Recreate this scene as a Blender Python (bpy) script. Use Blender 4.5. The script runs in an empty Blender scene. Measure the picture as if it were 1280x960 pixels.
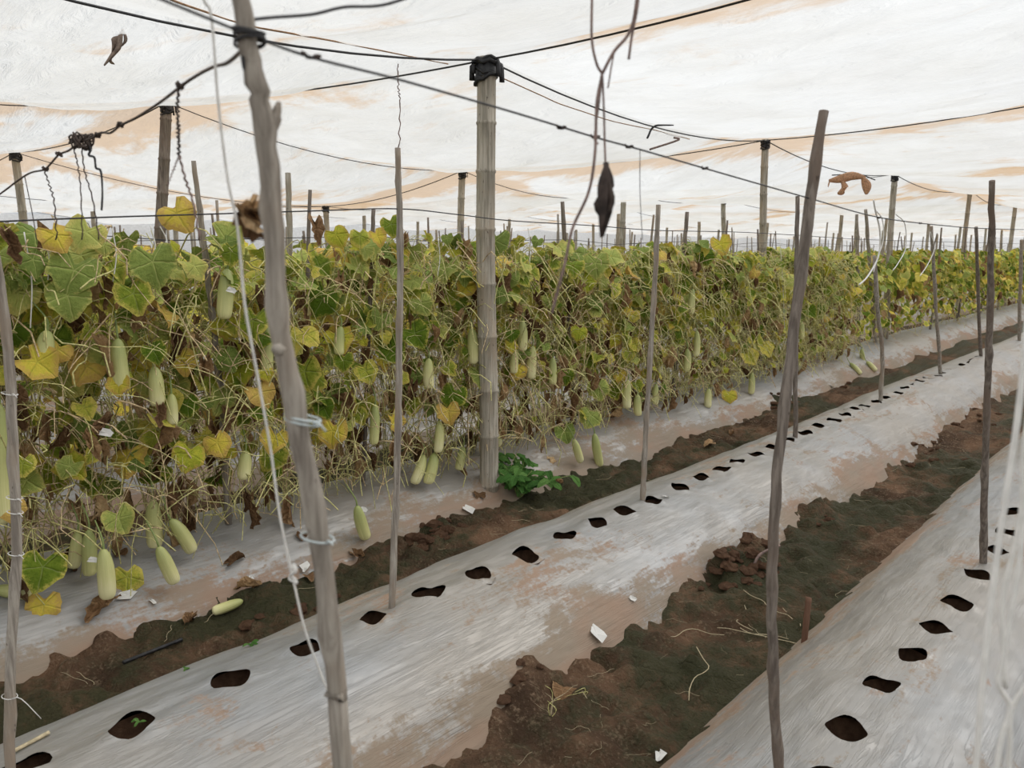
import bpy, math, random
import numpy as np
from mathutils import Matrix, Vector
random.seed(7); RNG = np.random.default_rng(7)
scene = bpy.context.scene
COL = scene.collection

# ------------------------------------------------------------------ camera
FPX = 960.0; VPX, VPY = 1534.0, 312.0; CAMH = 1.6
pitch = math.atan((480 - VPY) / FPX)
yaw = math.atan((VPX - 640) / math.hypot(FPX, 480 - VPY))
fh = np.array([-math.sin(yaw), math.cos(yaw), 0]); RIGHT = np.array([math.cos(yaw), math.sin(yaw), 0]); UPV = np.array([0, 0, 1.0])
FW = fh * math.cos(pitch) - UPV * math.sin(pitch); CU = fh * math.sin(pitch) + UPV * math.cos(pitch)
CAM = np.array([0, 0, CAMH])
cd = bpy.data.cameras.new('camera'); cam = bpy.data.objects.new('camera', cd); COL.objects.link(cam)
cd.sensor_width = 36; cd.lens = FPX / 1280 * 36; cd.clip_start = 0.02; cd.clip_end = 300
m = Matrix.Identity(4)
for i in range(3):
    m[i][0] = RIGHT[i]; m[i][1] = CU[i]; m[i][2] = -FW[i]; m[i][3] = CAM[i]
cam.matrix_world = m
cd.dof.use_dof = True; cd.dof.focus_distance = 3.8; cd.dof.aperture_fstop = 7.0
scene.camera = cam

# ------------------------------------------------------------------ overcast sky and exposure
w = bpy.data.worlds.new('overcast'); scene.world = w; w.use_nodes = True
bg = w.node_tree.nodes['Background']; bg.inputs[0].default_value = (0.93, 0.965, 1.0, 1); bg.inputs[1].default_value = 1.0
_nt = w.node_tree; _tc = _nt.nodes.new('ShaderNodeTexCoord'); _sx = _nt.nodes.new('ShaderNodeSeparateXYZ'); _nt.links.new(_tc.outputs['Generated'], _sx.inputs[0])
_mr = _nt.nodes.new('ShaderNodeMapRange'); _nt.links.new(_sx.outputs[2], _mr.inputs[0]); _mr.inputs[3].default_value = 0.55; _mr.inputs[4].default_value = 1.65   # overcast sky: zenith three times the horizon
_nt.links.new(_mr.outputs[0], bg.inputs[1])
sl = bpy.data.lights.new('hazy_sun', 'SUN'); sl.energy = 3.0; sl.angle = math.radians(32); sl.color = (1.0, 0.97, 0.93)
sun = bpy.data.objects.new('hazy_sun', sl); sun.rotation_euler = (math.radians(-38), math.radians(22), 0); COL.objects.link(sun)
vs = scene.view_settings
vs.view_transform = 'Standard'; vs.look = 'None'; vs.exposure = 0.0; vs.gamma = 1.0; vs.use_curve_mapping = False

# ------------------------------------------------------------------ pixel helpers (1280 x 960 frame)
def ray(x, y):
    d = FW * FPX + RIGHT * (x - 640) - CU * (y - 480); return d / np.linalg.norm(d)
def atz(x, y, z): d = ray(x, y); return CAM + d * (z - CAMH) / d[2]
def atx(x, y, X): d = ray(x, y); return CAM + d * X / d[0]
def aty(x, y, Y): d = ray(x, y); return CAM + d * Y / d[1]
def atd(x, y, D): d = ray(x, y); return CAM + d * D / (d @ FW)
def depth(p): return float((np.asarray(p) - CAM) @ FW)

# ------------------------------------------------------------------ numpy noise
def _h(ix, iy, s):
    n = (ix.astype(np.int64) * 374761393 + iy.astype(np.int64) * 668265263 + s * 1442695041) & 0x7fffffff
    n = ((n ^ (n >> 13)) * 1274126177) & 0x7fffffff
    return ((n ^ (n >> 16)) & 0xffff) / 65535.0
def vn(x, y, s=0):
    x = np.asarray(x, float); y = np.asarray(y, float)
    ix = np.floor(x); iy = np.floor(y); fx = x - ix; fy = y - iy
    fx = fx * fx * (3 - 2 * fx); fy = fy * fy * (3 - 2 * fy)
    a = _h(ix, iy, s); b = _h(ix + 1, iy, s); c = _h(ix, iy + 1, s); d = _h(ix + 1, iy + 1, s)
    return (a * (1 - fx) + b * fx) * (1 - fy) + (c * (1 - fx) + d * fx) * fy - 0.5
def fbm(x, y, o=4, s=0):
    r = 0; a = 1.0
    for k in range(o):
        r = r + a * vn(x * 2 ** k, y * 2 ** k, s + k * 17); a *= 0.5
    return r

# ------------------------------------------------------------------ object helpers
def tag(o, label=None, cat=None, group=None, kind=None):
    if label: o['label'] = label
    if cat: o['category'] = cat
    if group: o['group'] = group
    if kind: o['kind'] = kind
    return o
def meshdata(name, v, f, mats=(), smooth=True, fmat=None, lv=None, uv=None):
    me = bpy.data.meshes.new(name)
    me.from_pydata(v.tolist() if isinstance(v, np.ndarray) else v, [], f.tolist() if isinstance(f, np.ndarray) else f)
    for mt in mats: me.materials.append(mt)
    if fmat is not None: me.polygons.foreach_set('material_index', np.asarray(fmat, np.int32))
    if smooth: me.polygons.foreach_set('use_smooth', np.ones(len(me.polygons), bool))
    if lv is not None:
        a = me.attributes.new('lv', 'FLOAT', 'POINT'); a.data.foreach_set('value', np.asarray(lv, np.float32))
    if uv is not None:
        a = me.attributes.new('luv', 'FLOAT_VECTOR', 'POINT'); a.data.foreach_set('vector', np.asarray(uv, np.float32).ravel())
    me.update(); return me
def link(name, me, parent=None, mat=None):
    o = bpy.data.objects.new(name, me); COL.objects.link(o)
    if parent is not None: o.parent = parent
    if mat is not None: o.matrix_basis = mat
    return o
def empty(name, loc):
    o = bpy.data.objects.new(name, None); o.location = loc; o.empty_display_size = 0.05; COL.objects.link(o); return o
def rel(parent): return Matrix.Translation(-parent.location)

def catmull(P, n):
    P = np.asarray(P, float)
    if len(P) < 3:
        t = np.linspace(0, 1, n)[:, None]; return P[0] * (1 - t) + P[-1] * t
    Q = np.vstack([2 * P[0] - P[1], P, 2 * P[-1] - P[-2]]); out = []
    k = len(P) - 1
    for s in np.linspace(0, k, n):
        i = min(int(s), k - 1); t = s - i
        a, b, c, d = Q[i], Q[i + 1], Q[i + 2], Q[i + 3]
        out.append(0.5 * (2 * b + (c - a) * t + (2 * a - 5 * b + 4 * c - d) * t * t + (3 * b - a - 3 * c + d) * t ** 3))
    return np.array(out)
def tube(P, R, sides=6, cap=True, flat=1.0):
    P = np.asarray(P, float); n = len(P)
    R = np.full(n, R, float) if np.isscalar(R) else np.asarray(R, float)
    T = np.gradient(P, axis=0); T /= np.linalg.norm(T, axis=1)[:, None] + 1e-12
    ref = np.array([0.31, 0.2, 0.93]) if abs(T[0] @ np.array([0, 0, 1.0])) < 0.85 else np.array([1.0, 0.12, 0.05])
    N = ref - (T @ ref)[:, None] * T; N /= np.linalg.norm(N, axis=1)[:, None] + 1e-12
    B = np.cross(T, N)
    a = np.arange(sides) * 2 * math.pi / sides
    V = P[:, None, :] + R[:, None, None] * (np.cos(a)[None, :, None] * N[:, None, :] + flat * np.sin(a)[None, :, None] * B[:, None, :])
    V = V.reshape(-1, 3)
    i, j = np.meshgrid(np.arange(n - 1), np.arange(sides), indexing='ij'); j2 = (j + 1) % sides
    F = np.stack([i * sides + j, i * sides + j2, (i + 1) * sides + j2, (i + 1) * sides + j], -1).reshape(-1, 4).tolist()
    if cap:
        F.append(list(range(sides))[::-1]); F.append([(n - 1) * sides + k for k in range(sides)])
    return V, F
class MB:
    def __init__(s): s.v = []; s.f = []; s.m = []; s.n = 0; s.lv = []; s.uv = []
    def add(s, V, F, mi=0, lv=0.0, uv=None):
        V = np.asarray(V, float); s.v.append(V)
        n = s.n
        s.f.extend([[i + n for i in f] for f in F]); s.m.extend([mi] * len(F)); s.n += len(V)
        s.lv.append(np.full(len(V), lv)); s.uv.append(np.zeros((len(V), 3)) if uv is None else uv)
    def data(s, name, mats, smooth=True):
        return meshdata(name, np.vstack(s.v), s.f, mats, smooth, s.m, np.concatenate(s.lv), np.vstack(s.uv))

# ------------------------------------------------------------------ materials
def newmat(name):
    mt = bpy.data.materials.new(name); mt.use_nodes = True; nt = mt.node_tree
    for n in list(nt.nodes): nt.nodes.remove(n)
    out = nt.nodes.new('ShaderNodeOutputMaterial'); return mt, nt, out
class G:
    def __init__(s, nt): s.nt = nt
    def n(s, t, **kw):
        nd = s.nt.nodes.new('ShaderNode' + t)
        for k, v in kw.items(): setattr(nd, k, v)
        return nd
    def l(s, a, b): s.nt.links.new(a, b)
    def inp(s, nd, i, v):
        if isinstance(v, (int, float, tuple, list)): nd.inputs[i].default_value = v
        else: s.l(v, nd.inputs[i])
    def math(s, op, a, b=None, c=None, clamp=False):
        nd = s.n('Math', operation=op); nd.use_clamp = clamp; s.inp(nd, 0, a)
        if b is not None: s.inp(nd, 1, b)
        if c is not None: s.inp(nd, 2, c)
        return nd.outputs[0]
    def mapr(s, v, a, b, c=0.0, d=1.0, smooth=True):
        nd = s.n('MapRange'); nd.interpolation_type = 'SMOOTHSTEP' if smooth else 'LINEAR'
        s.inp(nd, 0, v); nd.inputs[1].default_value = a; nd.inputs[2].default_value = b; nd.inputs[3].default_value = c; nd.inputs[4].default_value = d
        return nd.outputs[0]
    def coord(s, scale=(1, 1, 1), rot=(0, 0, 0), src='Object', loc=(0, 0, 0)):
        tc = s.n('TexCoord'); mp = s.n('Mapping'); s.l(tc.outputs[src], mp.inputs[0])
        mp.inputs['Scale'].default_value = scale; mp.inputs['Rotation'].default_value = rot; mp.inputs['Location'].default_value = loc
        return mp.outputs[0]
    def noise(s, vec, scale=1.0, detail=4.0, rough=0.55, dist=0.0):
        nd = s.n('TexNoise'); s.inp(nd, 'Vector', vec); nd.inputs['Scale'].default_value = scale
        nd.inputs['Detail'].default_value = detail; nd.inputs['Roughness'].default_value = rough; nd.inputs['Distortion'].default_value = dist
        return nd.outputs['Fac']
    def ramp(s, v, stops, interp='LINEAR'):
        nd = s.n('ValToRGB'); cr = nd.color_ramp; cr.interpolation = interp
        while len(cr.elements) < len(stops): cr.elements.new(0.5)
        for e, (p, c) in zip(cr.elements, stops): e.position = p; e.color = (*c, 1)
        s.inp(nd, 0, v); return nd.outputs[0]
    def mix(s, f, a, b, mode='MIX'):
        nd = s.n('Mix', data_type='RGBA', blend_type=mode); s.inp(nd, 0, f)
        s.inp(nd, 6, (*a, 1) if isinstance(a, tuple) else a); s.inp(nd, 7, (*b, 1) if isinstance(b, tuple) else b); return nd.outputs[2]
    def bump(s, h, strength=0.5, dist=0.01, normal=None):
        nd = s.n('Bump'); nd.inputs['Strength'].default_value = strength; nd.inputs['Distance'].default_value = dist; s.l(h, nd.inputs['Height'])
        if normal is not None: s.l(normal, nd.inputs['Normal'])
        return nd.outputs[0]
    def bsdf(s, col, rough=0.7, normal=None, metallic=0.0, spec=0.4):
        p = s.n('BsdfPrincipled'); s.inp(p, 'Base Color', (*col, 1) if isinstance(col, tuple) else col); s.inp(p, 'Roughness', rough)
        s.inp(p, 'Metallic', metallic); s.inp(p, 'Specular IOR Level', spec)
        if normal is not None: s.l(normal, p.inputs['Normal'])
        return p.outputs[0]
    def mixsh(s, f, a, b):
        nd = s.n('MixShader'); s.inp(nd, 0, f); s.l(a, nd.inputs[1]); s.l(b, nd.inputs[2]); return nd.outputs[0]

def mat_cloth():
    mt, nt, out = newmat('shade_cloth'); g = G(nt)
    at = g.n('Attribute', attribute_name='lv'); hem = g.n('Attribute', attribute_name='luv'); oi = g.n('ObjectInfo')
    hs = g.n('SeparateXYZ'); g.l(hem.outputs['Vector'], hs.inputs[0])
    st = g.noise(g.coord((0.8, 2.2, 1), (0, 0, 0.25)), 1.0, 6, 0.62, 0.7)
    st2 = g.noise(g.coord((3.0, 9.0, 1), (0, 0, 0.3)), 1.0, 4, 0.65)
    f = g.mapr(g.math('ADD', g.math('ADD', g.math('MULTIPLY', st, 0.75), g.math('MULTIPLY', st2, 0.25)), g.math('MULTIPLY', at.outputs['Fac'], 0.24)), 0.575, 0.74)
    f = g.math('MULTIPLY', f, 0.72)
    dirt = g.mapr(g.noise(g.coord((0.9, 1.2, 1)), 1.3, 6, 0.65), 0.3, 0.75)
    dirt = g.math('ADD', g.math('MULTIPLY', dirt, 0.6), g.math('MULTIPLY', oi.outputs['Random'], 0.5), clamp=True)
    base = g.mix(dirt, (0.77, 0.77, 0.765), (0.62, 0.60, 0.56))
    base = g.mix(g.math('MULTIPLY', hs.outputs[0], 0.5), base, (0.50, 0.48, 0.44))
    col = g.mix(f, base, (0.56, 0.33, 0.13))
    wr = g.noise(g.coord((2.2, 7, 3), (0, 0, 0.4)), 1.0, 6, 0.62, 1.0)
    nrm = g.bump(wr, 0.8, 0.09)
    tr = g.n('BsdfTranslucent'); g.l(col, tr.inputs[0]); g.l(nrm, tr.inputs['Normal'])
    df = g.n('BsdfDiffuse'); g.l(col, df.inputs[0]); g.l(nrm, df.inputs['Normal'])
    tp = g.n('BsdfTransparent'); tp.inputs[0].default_value = (1, 1, 1, 1)
    a = g.mixsh(0.3, tr.outputs[0], df.outputs[0]); a = g.mixsh(0.28, a, tp.outputs[0])
    g.l(a, out.inputs[0]); return mt
def mat_net():
    mt, nt, out = newmat('wall_net'); g = G(nt)
    c = g.noise(g.coord((1, 6, 9)), 2.0, 4, 0.7)
    col = g.mix(g.mapr(c, 0.4, 0.7), (0.80, 0.81, 0.82), (0.92, 0.93, 0.95))
    tr = g.n('BsdfTranslucent'); g.l(col, tr.inputs[0]); df = g.n('BsdfDiffuse'); g.l(col, df.inputs[0])
    g.l(g.mixsh(0.5, tr.outputs[0], df.outputs[0]), out.inputs[0]); return mt
def mat_film():
    mt, nt, out = newmat('mulch_film'); g = G(nt)
    lw = g.noise(g.coord((46, 1.5, 46), (0, 0, 0.05)), 1.0, 5, 0.62, 0.5)
    dg = g.noise(g.coord((46, 3.2, 46), (0, 0, 0.5)), 1.0, 5, 0.6, 0.7)
    big = g.noise(g.coord((5, 2.2, 5)), 1.0, 3, 0.5)
    sel = g.mapr(g.noise(g.coord((1.6, 1.6, 1.6)), 1.0, 2), 0.42, 0.6)
    ln = g.math('ABSOLUTE', g.math('SUBTRACT', lw, 0.5)); dn = g.math('ABSOLUTE', g.math('SUBTRACT', dg, 0.5))
    crs = g.mix(sel, g.mapr(ln, 0.0, 0.07), g.mapr(dn, 0.0, 0.07))
    calm = g.mapr(g.noise(g.coord((2.4, 1.1, 2.4), loc=(5, 2, 0)), 1.0, 3), 0.40, 0.62)
    hgt = g.mix(calm, crs, g.mix(0.75, crs, (0.8, 0.8, 0.8)))
    n1 = g.bump(hgt, 0.5, 0.0028); n2 = g.bump(big, 0.6, 0.06, n1)
    # soil splashed and dried on the film
    d1 = g.noise(g.coord((2.6, 1.5, 2.6)), 1.0, 7, 0.7, 0.4)
    d2 = g.noise(g.coord((26, 5, 26), (0, 0, 0.6)), 1.0, 4, 0.7)
    sep = g.n('SeparateXYZ'); g.l(g.coord(), sep.inputs[0])
    foot = g.mapr(sep.outputs[2], 0.02, 0.19, 0.13, 0.0)
    dm = g.math('ADD', g.math('ADD', g.math('MULTIPLY', d1, 0.72), g.math('MULTIPLY', d2, 0.28)), foot)
    spk = g.noise(g.coord(), 48, 4, 0.7)
    dm = g.math('ADD', dm, g.math('MULTIPLY', g.math('SUBTRACT', spk, 0.5), 0.22))
    df = g.mapr(dm, 0.53, 0.62); df = g.math('MULTIPLY', df, 0.72)
    veil = g.mapr(g.noise(g.coord((1.2, 0.9, 1.2)), 1.0, 5, 0.6), 0.3, 0.65, 0.0, 0.75)
    base = g.mix(hgt, (0.275, 0.278, 0.28), (0.325, 0.33, 0.335))
    base = g.mix(veil, base, (0.325, 0.295, 0.255))
    redf = g.noise(g.coord((4, 2, 4)), 1.0, 3)
    soil = g.mix(g.mapr(redf, 0.4, 0.65), (0.25, 0.182, 0.115), (0.30, 0.17, 0.092))
    col = g.mix(df, base, soil)
    ro = g.mapr(df, 0.0, 0.8, 0.42, 0.8, False)
    me_ = g.mapr(df, 0.0, 0.5, 0.3, 0.0, False)
    p = g.bsdf(col, ro, n2, me_, 0.5); g.l(p, out.inputs[0]); return mt
def mat_soil(name='furrow_soil', pit=False):
    mt, nt, out = newmat(name); g = G(nt)
    n1 = g.noise(g.coord(), 2.3, 6, 0.62); n2 = g.noise(g.coord(), 22, 6, 0.7); n3 = g.noise(g.coord((1, 0.7, 1), loc=(3, 8, 0)), 1.15, 4, 0.6, 0.4)
    col = g.mix(g.mapr(n1, 0.35, 0.68), (0.085, 0.053, 0.034), (0.26, 0.155, 0.095))
    nc = g.noise(g.coord(), 75, 3, 0.6)
    col = g.mix(g.math('MULTIPLY', g.mapr(g.math('ADD', g.math('MULTIPLY', n2, 0.5), g.math('MULTIPLY', nc, 0.5)), 0.50, 0.66), 0.6), col, (0.46, 0.33, 0.22))
    if not pit:
        alg = g.math('MULTIPLY', g.mapr(g.math('ADD', n3, g.math('MULTIPLY', n2, 0.35)), 0.58, 0.74), 0.9)
        col = g.mix(alg, col, (0.062, 0.066, 0.034))
        ro = g.mapr(alg, 0, 0.8, 0.85, 0.5, False)
    else:
        ro = 0.9; col = g.mix(0.35, col, (0.38, 0.20, 0.12))
    vo = g.n('TexVoronoi', feature='DISTANCE_TO_EDGE'); dv = g.n('VectorMath', operation='ADD'); dn = g.n('TexNoise'); dn.inputs['Scale'].default_value = 9; g.l(g.coord(), dn.inputs['Vector']); g.l(g.coord(), dv.inputs[0])
    ds = g.n('VectorMath', operation='SCALE'); g.l(dn.outputs['Color'], ds.inputs[0]); ds.inputs['Scale'].default_value = 0.12; g.l(ds.outputs[0], dv.inputs[1]); g.l(dv.outputs[0], vo.inputs[0]); vo.inputs['Scale'].default_value = 12
    cr = g.mapr(vo.outputs[0], 0.0, 0.09)
    n4 = g.noise(g.coord(), 60, 5, 0.7)
    hh = g.math('ADD', g.math('ADD', g.math('MULTIPLY', n2, 1.0), g.math('MULTIPLY', cr, 0.10)), g.math('MULTIPLY', n4, 0.4))
    p = g.bsdf(col, ro, g.bump(hh, 1.0, 0.055), 0.0, 0.10); g.l(p, out.inputs[0]); return mt
def mat_wood(name, c0, c1, c2, scale=1.0):
    mt, nt, out = newmat(name); g = G(nt)
    a = g.noise(g.coord((90 * scale, 90 * scale, 5 * scale)), 1.0, 4, 0.65, 0.3)
    b = g.noise(g.coord((14, 14, 5)), 1.0, 5, 0.6)
    col = g.mix(g.mapr(a, 0.35, 0.68), c0, c1); col = g.mix(g.mapr(b, 0.45, 0.7), col, c2)
    sp = g.math('MULTIPLY', g.mapr(g.noise(g.coord((60, 60, 25)), 1.0, 2), 0.68, 0.74), 0.7)
    col = g.mix(sp, col, (0.06, 0.045, 0.035))
    g.l(g.bsdf(col, 0.75, g.bump(a, 0.7, 0.006), 0, 0.12), out.inputs[0]); return mt
def mat_plain(name, col, rough=0.6, noise=0.0, spec=0.4, trans=0.0):
    mt, nt, out = newmat(name); g = G(nt)
    n = g.noise(g.coord((1, 1, 1)), 60, 4, 0.6)
    dark = tuple(c * (1 - noise) for c in col); lite = tuple(min(1, c * (1 + noise)) for c in col)
    c = g.mix(g.mapr(n, 0.35, 0.65), dark, lite)
    p = g.bsdf(c, rough, g.bump(n, 0.3, 0.003), 0, spec)
    if trans:
        t = g.n('BsdfTranslucent'); g.l(c, t.inputs[0]); p = g.mixsh(trans, p, t.outputs[0])
    g.l(p, out.inputs[0]); return mt
def mat_leaf(name, ramp, margin, mstart, vein=(0.45, 0.47, 0.22), veinf=0.35, rough=0.62, trans=0.16):
    mt, nt, out = newmat(name); g = G(nt)
    at = g.n('Attribute', attribute_name='lv'); oi = g.n('ObjectInfo')
    t = g.math('FRACT', g.math('ADD', at.outputs['Fac'], oi.outputs['Random']))
    uv = g.n('Attribute', attribute_name='luv'); sp = g.n('SeparateXYZ'); g.l(uv.outputs['Vector'], sp.inputs[0])
    ang = g.math('ARCTAN2', sp.outputs[0], sp.outputs[1])
    r = sp.outputs[2]
    n = g.noise(g.coord(src='Object'), 9, 5, 0.7)
    n2 = g.noise(g.coord(src='Object'), 4.5, 4, 0.65)
    tt = g.math('ADD', t, g.math('MULTIPLY', g.math('SUBTRACT', n2, 0.5), 0.9), clamp=True)
    col = g.ramp(tt, ramp)
    mg = g.mapr(g.math('ADD', g.math('ADD', r, g.math('MULTIPLY', g.math('SUBTRACT', n, 0.5), 0.9)), g.math('MULTIPLY', t, 0.35)), mstart, mstart + 0.35)
    col = g.mix(g.math('MULTIPLY', mg, 0.75), col, margin)
    # palmate veins
    v = g.math('ABSOLUTE', g.math('SINE', g.math('MULTIPLY', ang, 2.5)))
    v = g.math('MULTIPLY', v, r)
    vf = g.math('MULTIPLY', g.mapr(v, 0.0, 0.09, 1, 0), veinf)
    col = g.mix(vf, col, vein)
    hh = g.math('ADD', n, g.math('MULTIPLY', g.mapr(v, 0, 0.2), 0.8))
    p = g.bsdf(col, rough, g.bump(hh, 0.6, 0.05), 0, 0.12)
    tr = g.n('BsdfTranslucent'); g.l(col, tr.inputs[0])
    g.l(g.mixsh(trans, p, tr.outputs[0]), out.inputs[0]); return mt
def mat_cuke():
    mt, nt, out = newmat('cucumber_skin'); g = G(nt)
    uv = g.n('Attribute', attribute_name='luv'); sp = g.n('SeparateXYZ'); g.l(uv.outputs['Vector'], sp.inputs[0])
    cb = g.n('CombineXYZ'); g.l(g.math('MULTIPLY', sp.outputs[0], 9.0), cb.inputs[0]); g.l(g.math('MULTIPLY', sp.outputs[1], 9.0), cb.inputs[1]); g.l(g.math('MULTIPLY', sp.outputs[2], 1.6), cb.inputs[2])
    n = g.noise(cb.outputs[0], 1.0, 4, 0.6)
    oi = g.n('ObjectInfo')
    tt = g.math('ADD', g.math('ADD', sp.outputs[2], g.math('MULTIPLY', g.math('SUBTRACT', n, 0.5), 0.9)), g.math('MULTIPLY', g.math('SUBTRACT', oi.outputs['Random'], 0.5), 0.5))
    col = g.ramp(tt, [(0.0, (0.34, 0.38, 0.13)), (0.4, (0.49, 0.50, 0.20)), (0.75, (0.64, 0.62, 0.28)), (1.0, (0.76, 0.72, 0.40))])
    sk = g.noise(g.coord(), 120, 2, 0.5)
    g.l(g.bsdf(col, 0.42, g.bump(sk, 0.2, 0.003), 0, 0.45), out.inputs[0]); return mt

M = {}
M['cloth'] = mat_cloth(); M['net'] = mat_net(); M['film'] = mat_film(); M['soil'] = mat_soil(); M['pit'] = mat_soil('pit_soil', True)
M['clod'] = M['pit']
M['stake'] = mat_wood('weathered_stick', (0.235, 0.205, 0.175), (0.46, 0.42, 0.365), (0.33, 0.265, 0.205))
M['bamboo'] = mat_wood('old_bamboo', (0.27, 0.245, 0.20), (0.52, 0.475, 0.40), (0.40, 0.335, 0.26), 0.7)
M['dark_stake'] = mat_wood('dark_stick', (0.135, 0.112, 0.095), (0.29, 0.25, 0.215), (0.20, 0.155, 0.125))
M['redstick'] = mat_wood('brown_stick', (0.13, 0.07, 0.045), (0.22, 0.12, 0.08), (0.16, 0.09, 0.06))
M['rubber'] = mat_plain('black_rubber', (0.022, 0.022, 0.024), 0.55, 0.4)
M['wire'] = mat_plain('black_wire', (0.03, 0.03, 0.033), 0.5, 0.3)
M['rust'] = mat_plain('rusty_wire', (0.07, 0.05, 0.042), 0.7, 0.4)
M['seam'] = mat_plain('brown_cord', (0.34, 0.20, 0.11), 0.9, 0.3)
M['twine'] = mat_plain('white_twine', (0.90, 0.89, 0.86), 0.6, 0.06, trans=0.2)
M['bluetwine'] = mat_plain('pale_blue_twine', (0.55, 0.62, 0.63), 0.6, 0.1)
M['deadvine'] = mat_plain('dead_vine', (0.24, 0.17, 0.15), 0.85, 0.3)
M['clump'] = mat_plain('dark_dead_leaf', (0.05, 0.037, 0.032), 0.9, 0.5)
M['paper'] = mat_plain('white_paper', (0.80, 0.79, 0.76), 0.7, 0.06, trans=0.2)
M['rag'] = mat_plain('stained_cloth_scrap', (0.60, 0.36, 0.22), 0.9, 0.25, trans=0.35)
M['ragdark'] = mat_plain('brown_dead_leaf', (0.20, 0.15, 0.12), 0.9, 0.3)
M['stem'] = mat_plain('vine_stem', (0.62, 0.58, 0.25), 0.6, 0.3, trans=0.1)
M['drystem'] = mat_plain('dry_vine_stem', (0.60, 0.46, 0.27), 0.8, 0.35)
M['stalk'] = mat_plain('green_stalk', (0.24, 0.30, 0.10), 0.5, 0.2)
M['straw'] = mat_plain('dry_straw', (0.50, 0.42, 0.27), 0.8, 0.2)
M['leaf'] = mat_leaf('leaf_green', [(0.05, (0.113, 0.192, 0.017)), (0.42, (0.237, 0.316, 0.035)), (0.72, (0.429, 0.475, 0.065)), (0.92, (0.633, 0.599, 0.092)), (1.0, (0.746, 0.644, 0.115))], (0.836, 0.701, 0.169), 0.82)
M['dusty'] = mat_leaf('leaf_dusty', [(0.0, (0.215, 0.299, 0.069)), (0.5, (0.373, 0.452, 0.115)), (1.0, (0.588, 0.610, 0.165))], (0.768, 0.678, 0.215), 0.9, (0.723, 0.757, 0.277), 0.5)
M['yellow'] = mat_leaf('leaf_yellow', [(0.0, (0.407, 0.475, 0.046)), (0.35, (0.655, 0.610, 0.069)), (0.7, (0.850, 0.678, 0.100)), (1.0, (0.768, 0.554, 0.146))], (0.701, 0.452, 0.138), 0.78, (0.508, 0.565, 0.092))
M['dry'] = mat_leaf('leaf_dry', [(0.0, (0.130, 0.072, 0.037)), (0.4, (0.282, 0.164, 0.085)), (0.75, (0.508, 0.316, 0.164)), (1.0, (0.791, 0.576, 0.328))], (0.520, 0.339, 0.186), 0.9, (0.565, 0.373, 0.226), 0.2, 0.85, 0.15)
M['weed'] = mat_leaf('weed_leaf', [(0.0, (0.05, 0.14, 0.03)), (0.5, (0.09, 0.22, 0.045)), (1.0, (0.16, 0.31, 0.08))], (0.13, 0.25, 0.06), 1.4, (0.2, 0.36, 0.12), 0.3)
M['cuke'] = mat_cuke()

# ------------------------------------------------------------------ layout
BEDS = [-0.63 - 1.535 * k for k in range(12)]          # row centres, first nearest the camera
BW = 0.52
def bed_z(x, y, xc):
    h = 0.262 + 0.03 * vn(np.asarray(y) * 0.45, 0 * np.asarray(y) + 3.3, int(abs(xc * 100)))
    c = xc + 0.05 * vn(np.asarray(y) * 0.35, 0 * np.asarray(y) + 9.1, int(abs(xc * 100)) + 5)
    d = np.abs(x - c) / BW
    z = h * (1 - np.clip(d, 0, 2) ** 2.3) - 0.012
    lump = 0.030 * fbm(x * 2.6, np.asarray(y) * 1.5, 3, 11) + 0.010 * fbm(x * 9 + y * 4.0, y * 2.4, 3, 23) + 0.006 * fbm(x * 24, y * 2.2, 2, 31)
    return z + lump * np.clip(1.15 - d * 0.45, 0, 1)
def ground_z(x, y):
    x = np.asarray(x, float); y = np.asarray(y, float)
    z = 0.050 * fbm(x * 2.1, y * 2.1, 3, 41) + 0.050 * (np.abs(fbm(x * 6, y * 6, 3, 52)) * 2 - 0.5) + 0.042 * fbm(x * 14, y * 14, 2, 63)
    return z + 0.012
MOUNDS = [(*atz(548, 652, .06)[:2], .075, .11), (*atz(505, 672, .05)[:2], .05, .09), (*atz(945, 690, .05)[:2], .085, .12), (*atz(905, 712, .05)[:2], .06, .10), (*atz(965, 498, .06)[:2], .09, .14), (*atz(1010, 640, .04)[:2], .06, .16), (*atz(840, 730, .03)[:2], .05, .1), (*atz(640, 850, .03)[:2], .04, .1)]
_gz = ground_z
def ground_z(x, y):
    z = _gz(x, y)
    for mx, my, mh, ms in MOUNDS: z = z + mh * np.exp(-((np.asarray(x) - mx) ** 2 + ((np.asarray(y) - my) * .7) ** 2) / (ms * ms)) * (1 + 1.2 * fbm(np.asarray(x) * 16., np.asarray(y) * 16., 2, 71))
    return z
def bed_of(x):
    k = int(round((-0.63 - x) / 1.535)); return BEDS[max(0, min(len(BEDS) - 1, k))]
def surf(x, y):
    return max(float(bed_z(np.float64(x), np.float64(y), bed_of(x))), float(ground_z(x, y)))
def hit(px, py):
    d = ray(px, py); t = 0.3
    while t < 60:
        p = CAM + d * t
        if p[2] < 0.5 and p[2] < surf(p[0], p[1]): break
        t += 0.012
    return CAM + d * t

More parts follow.
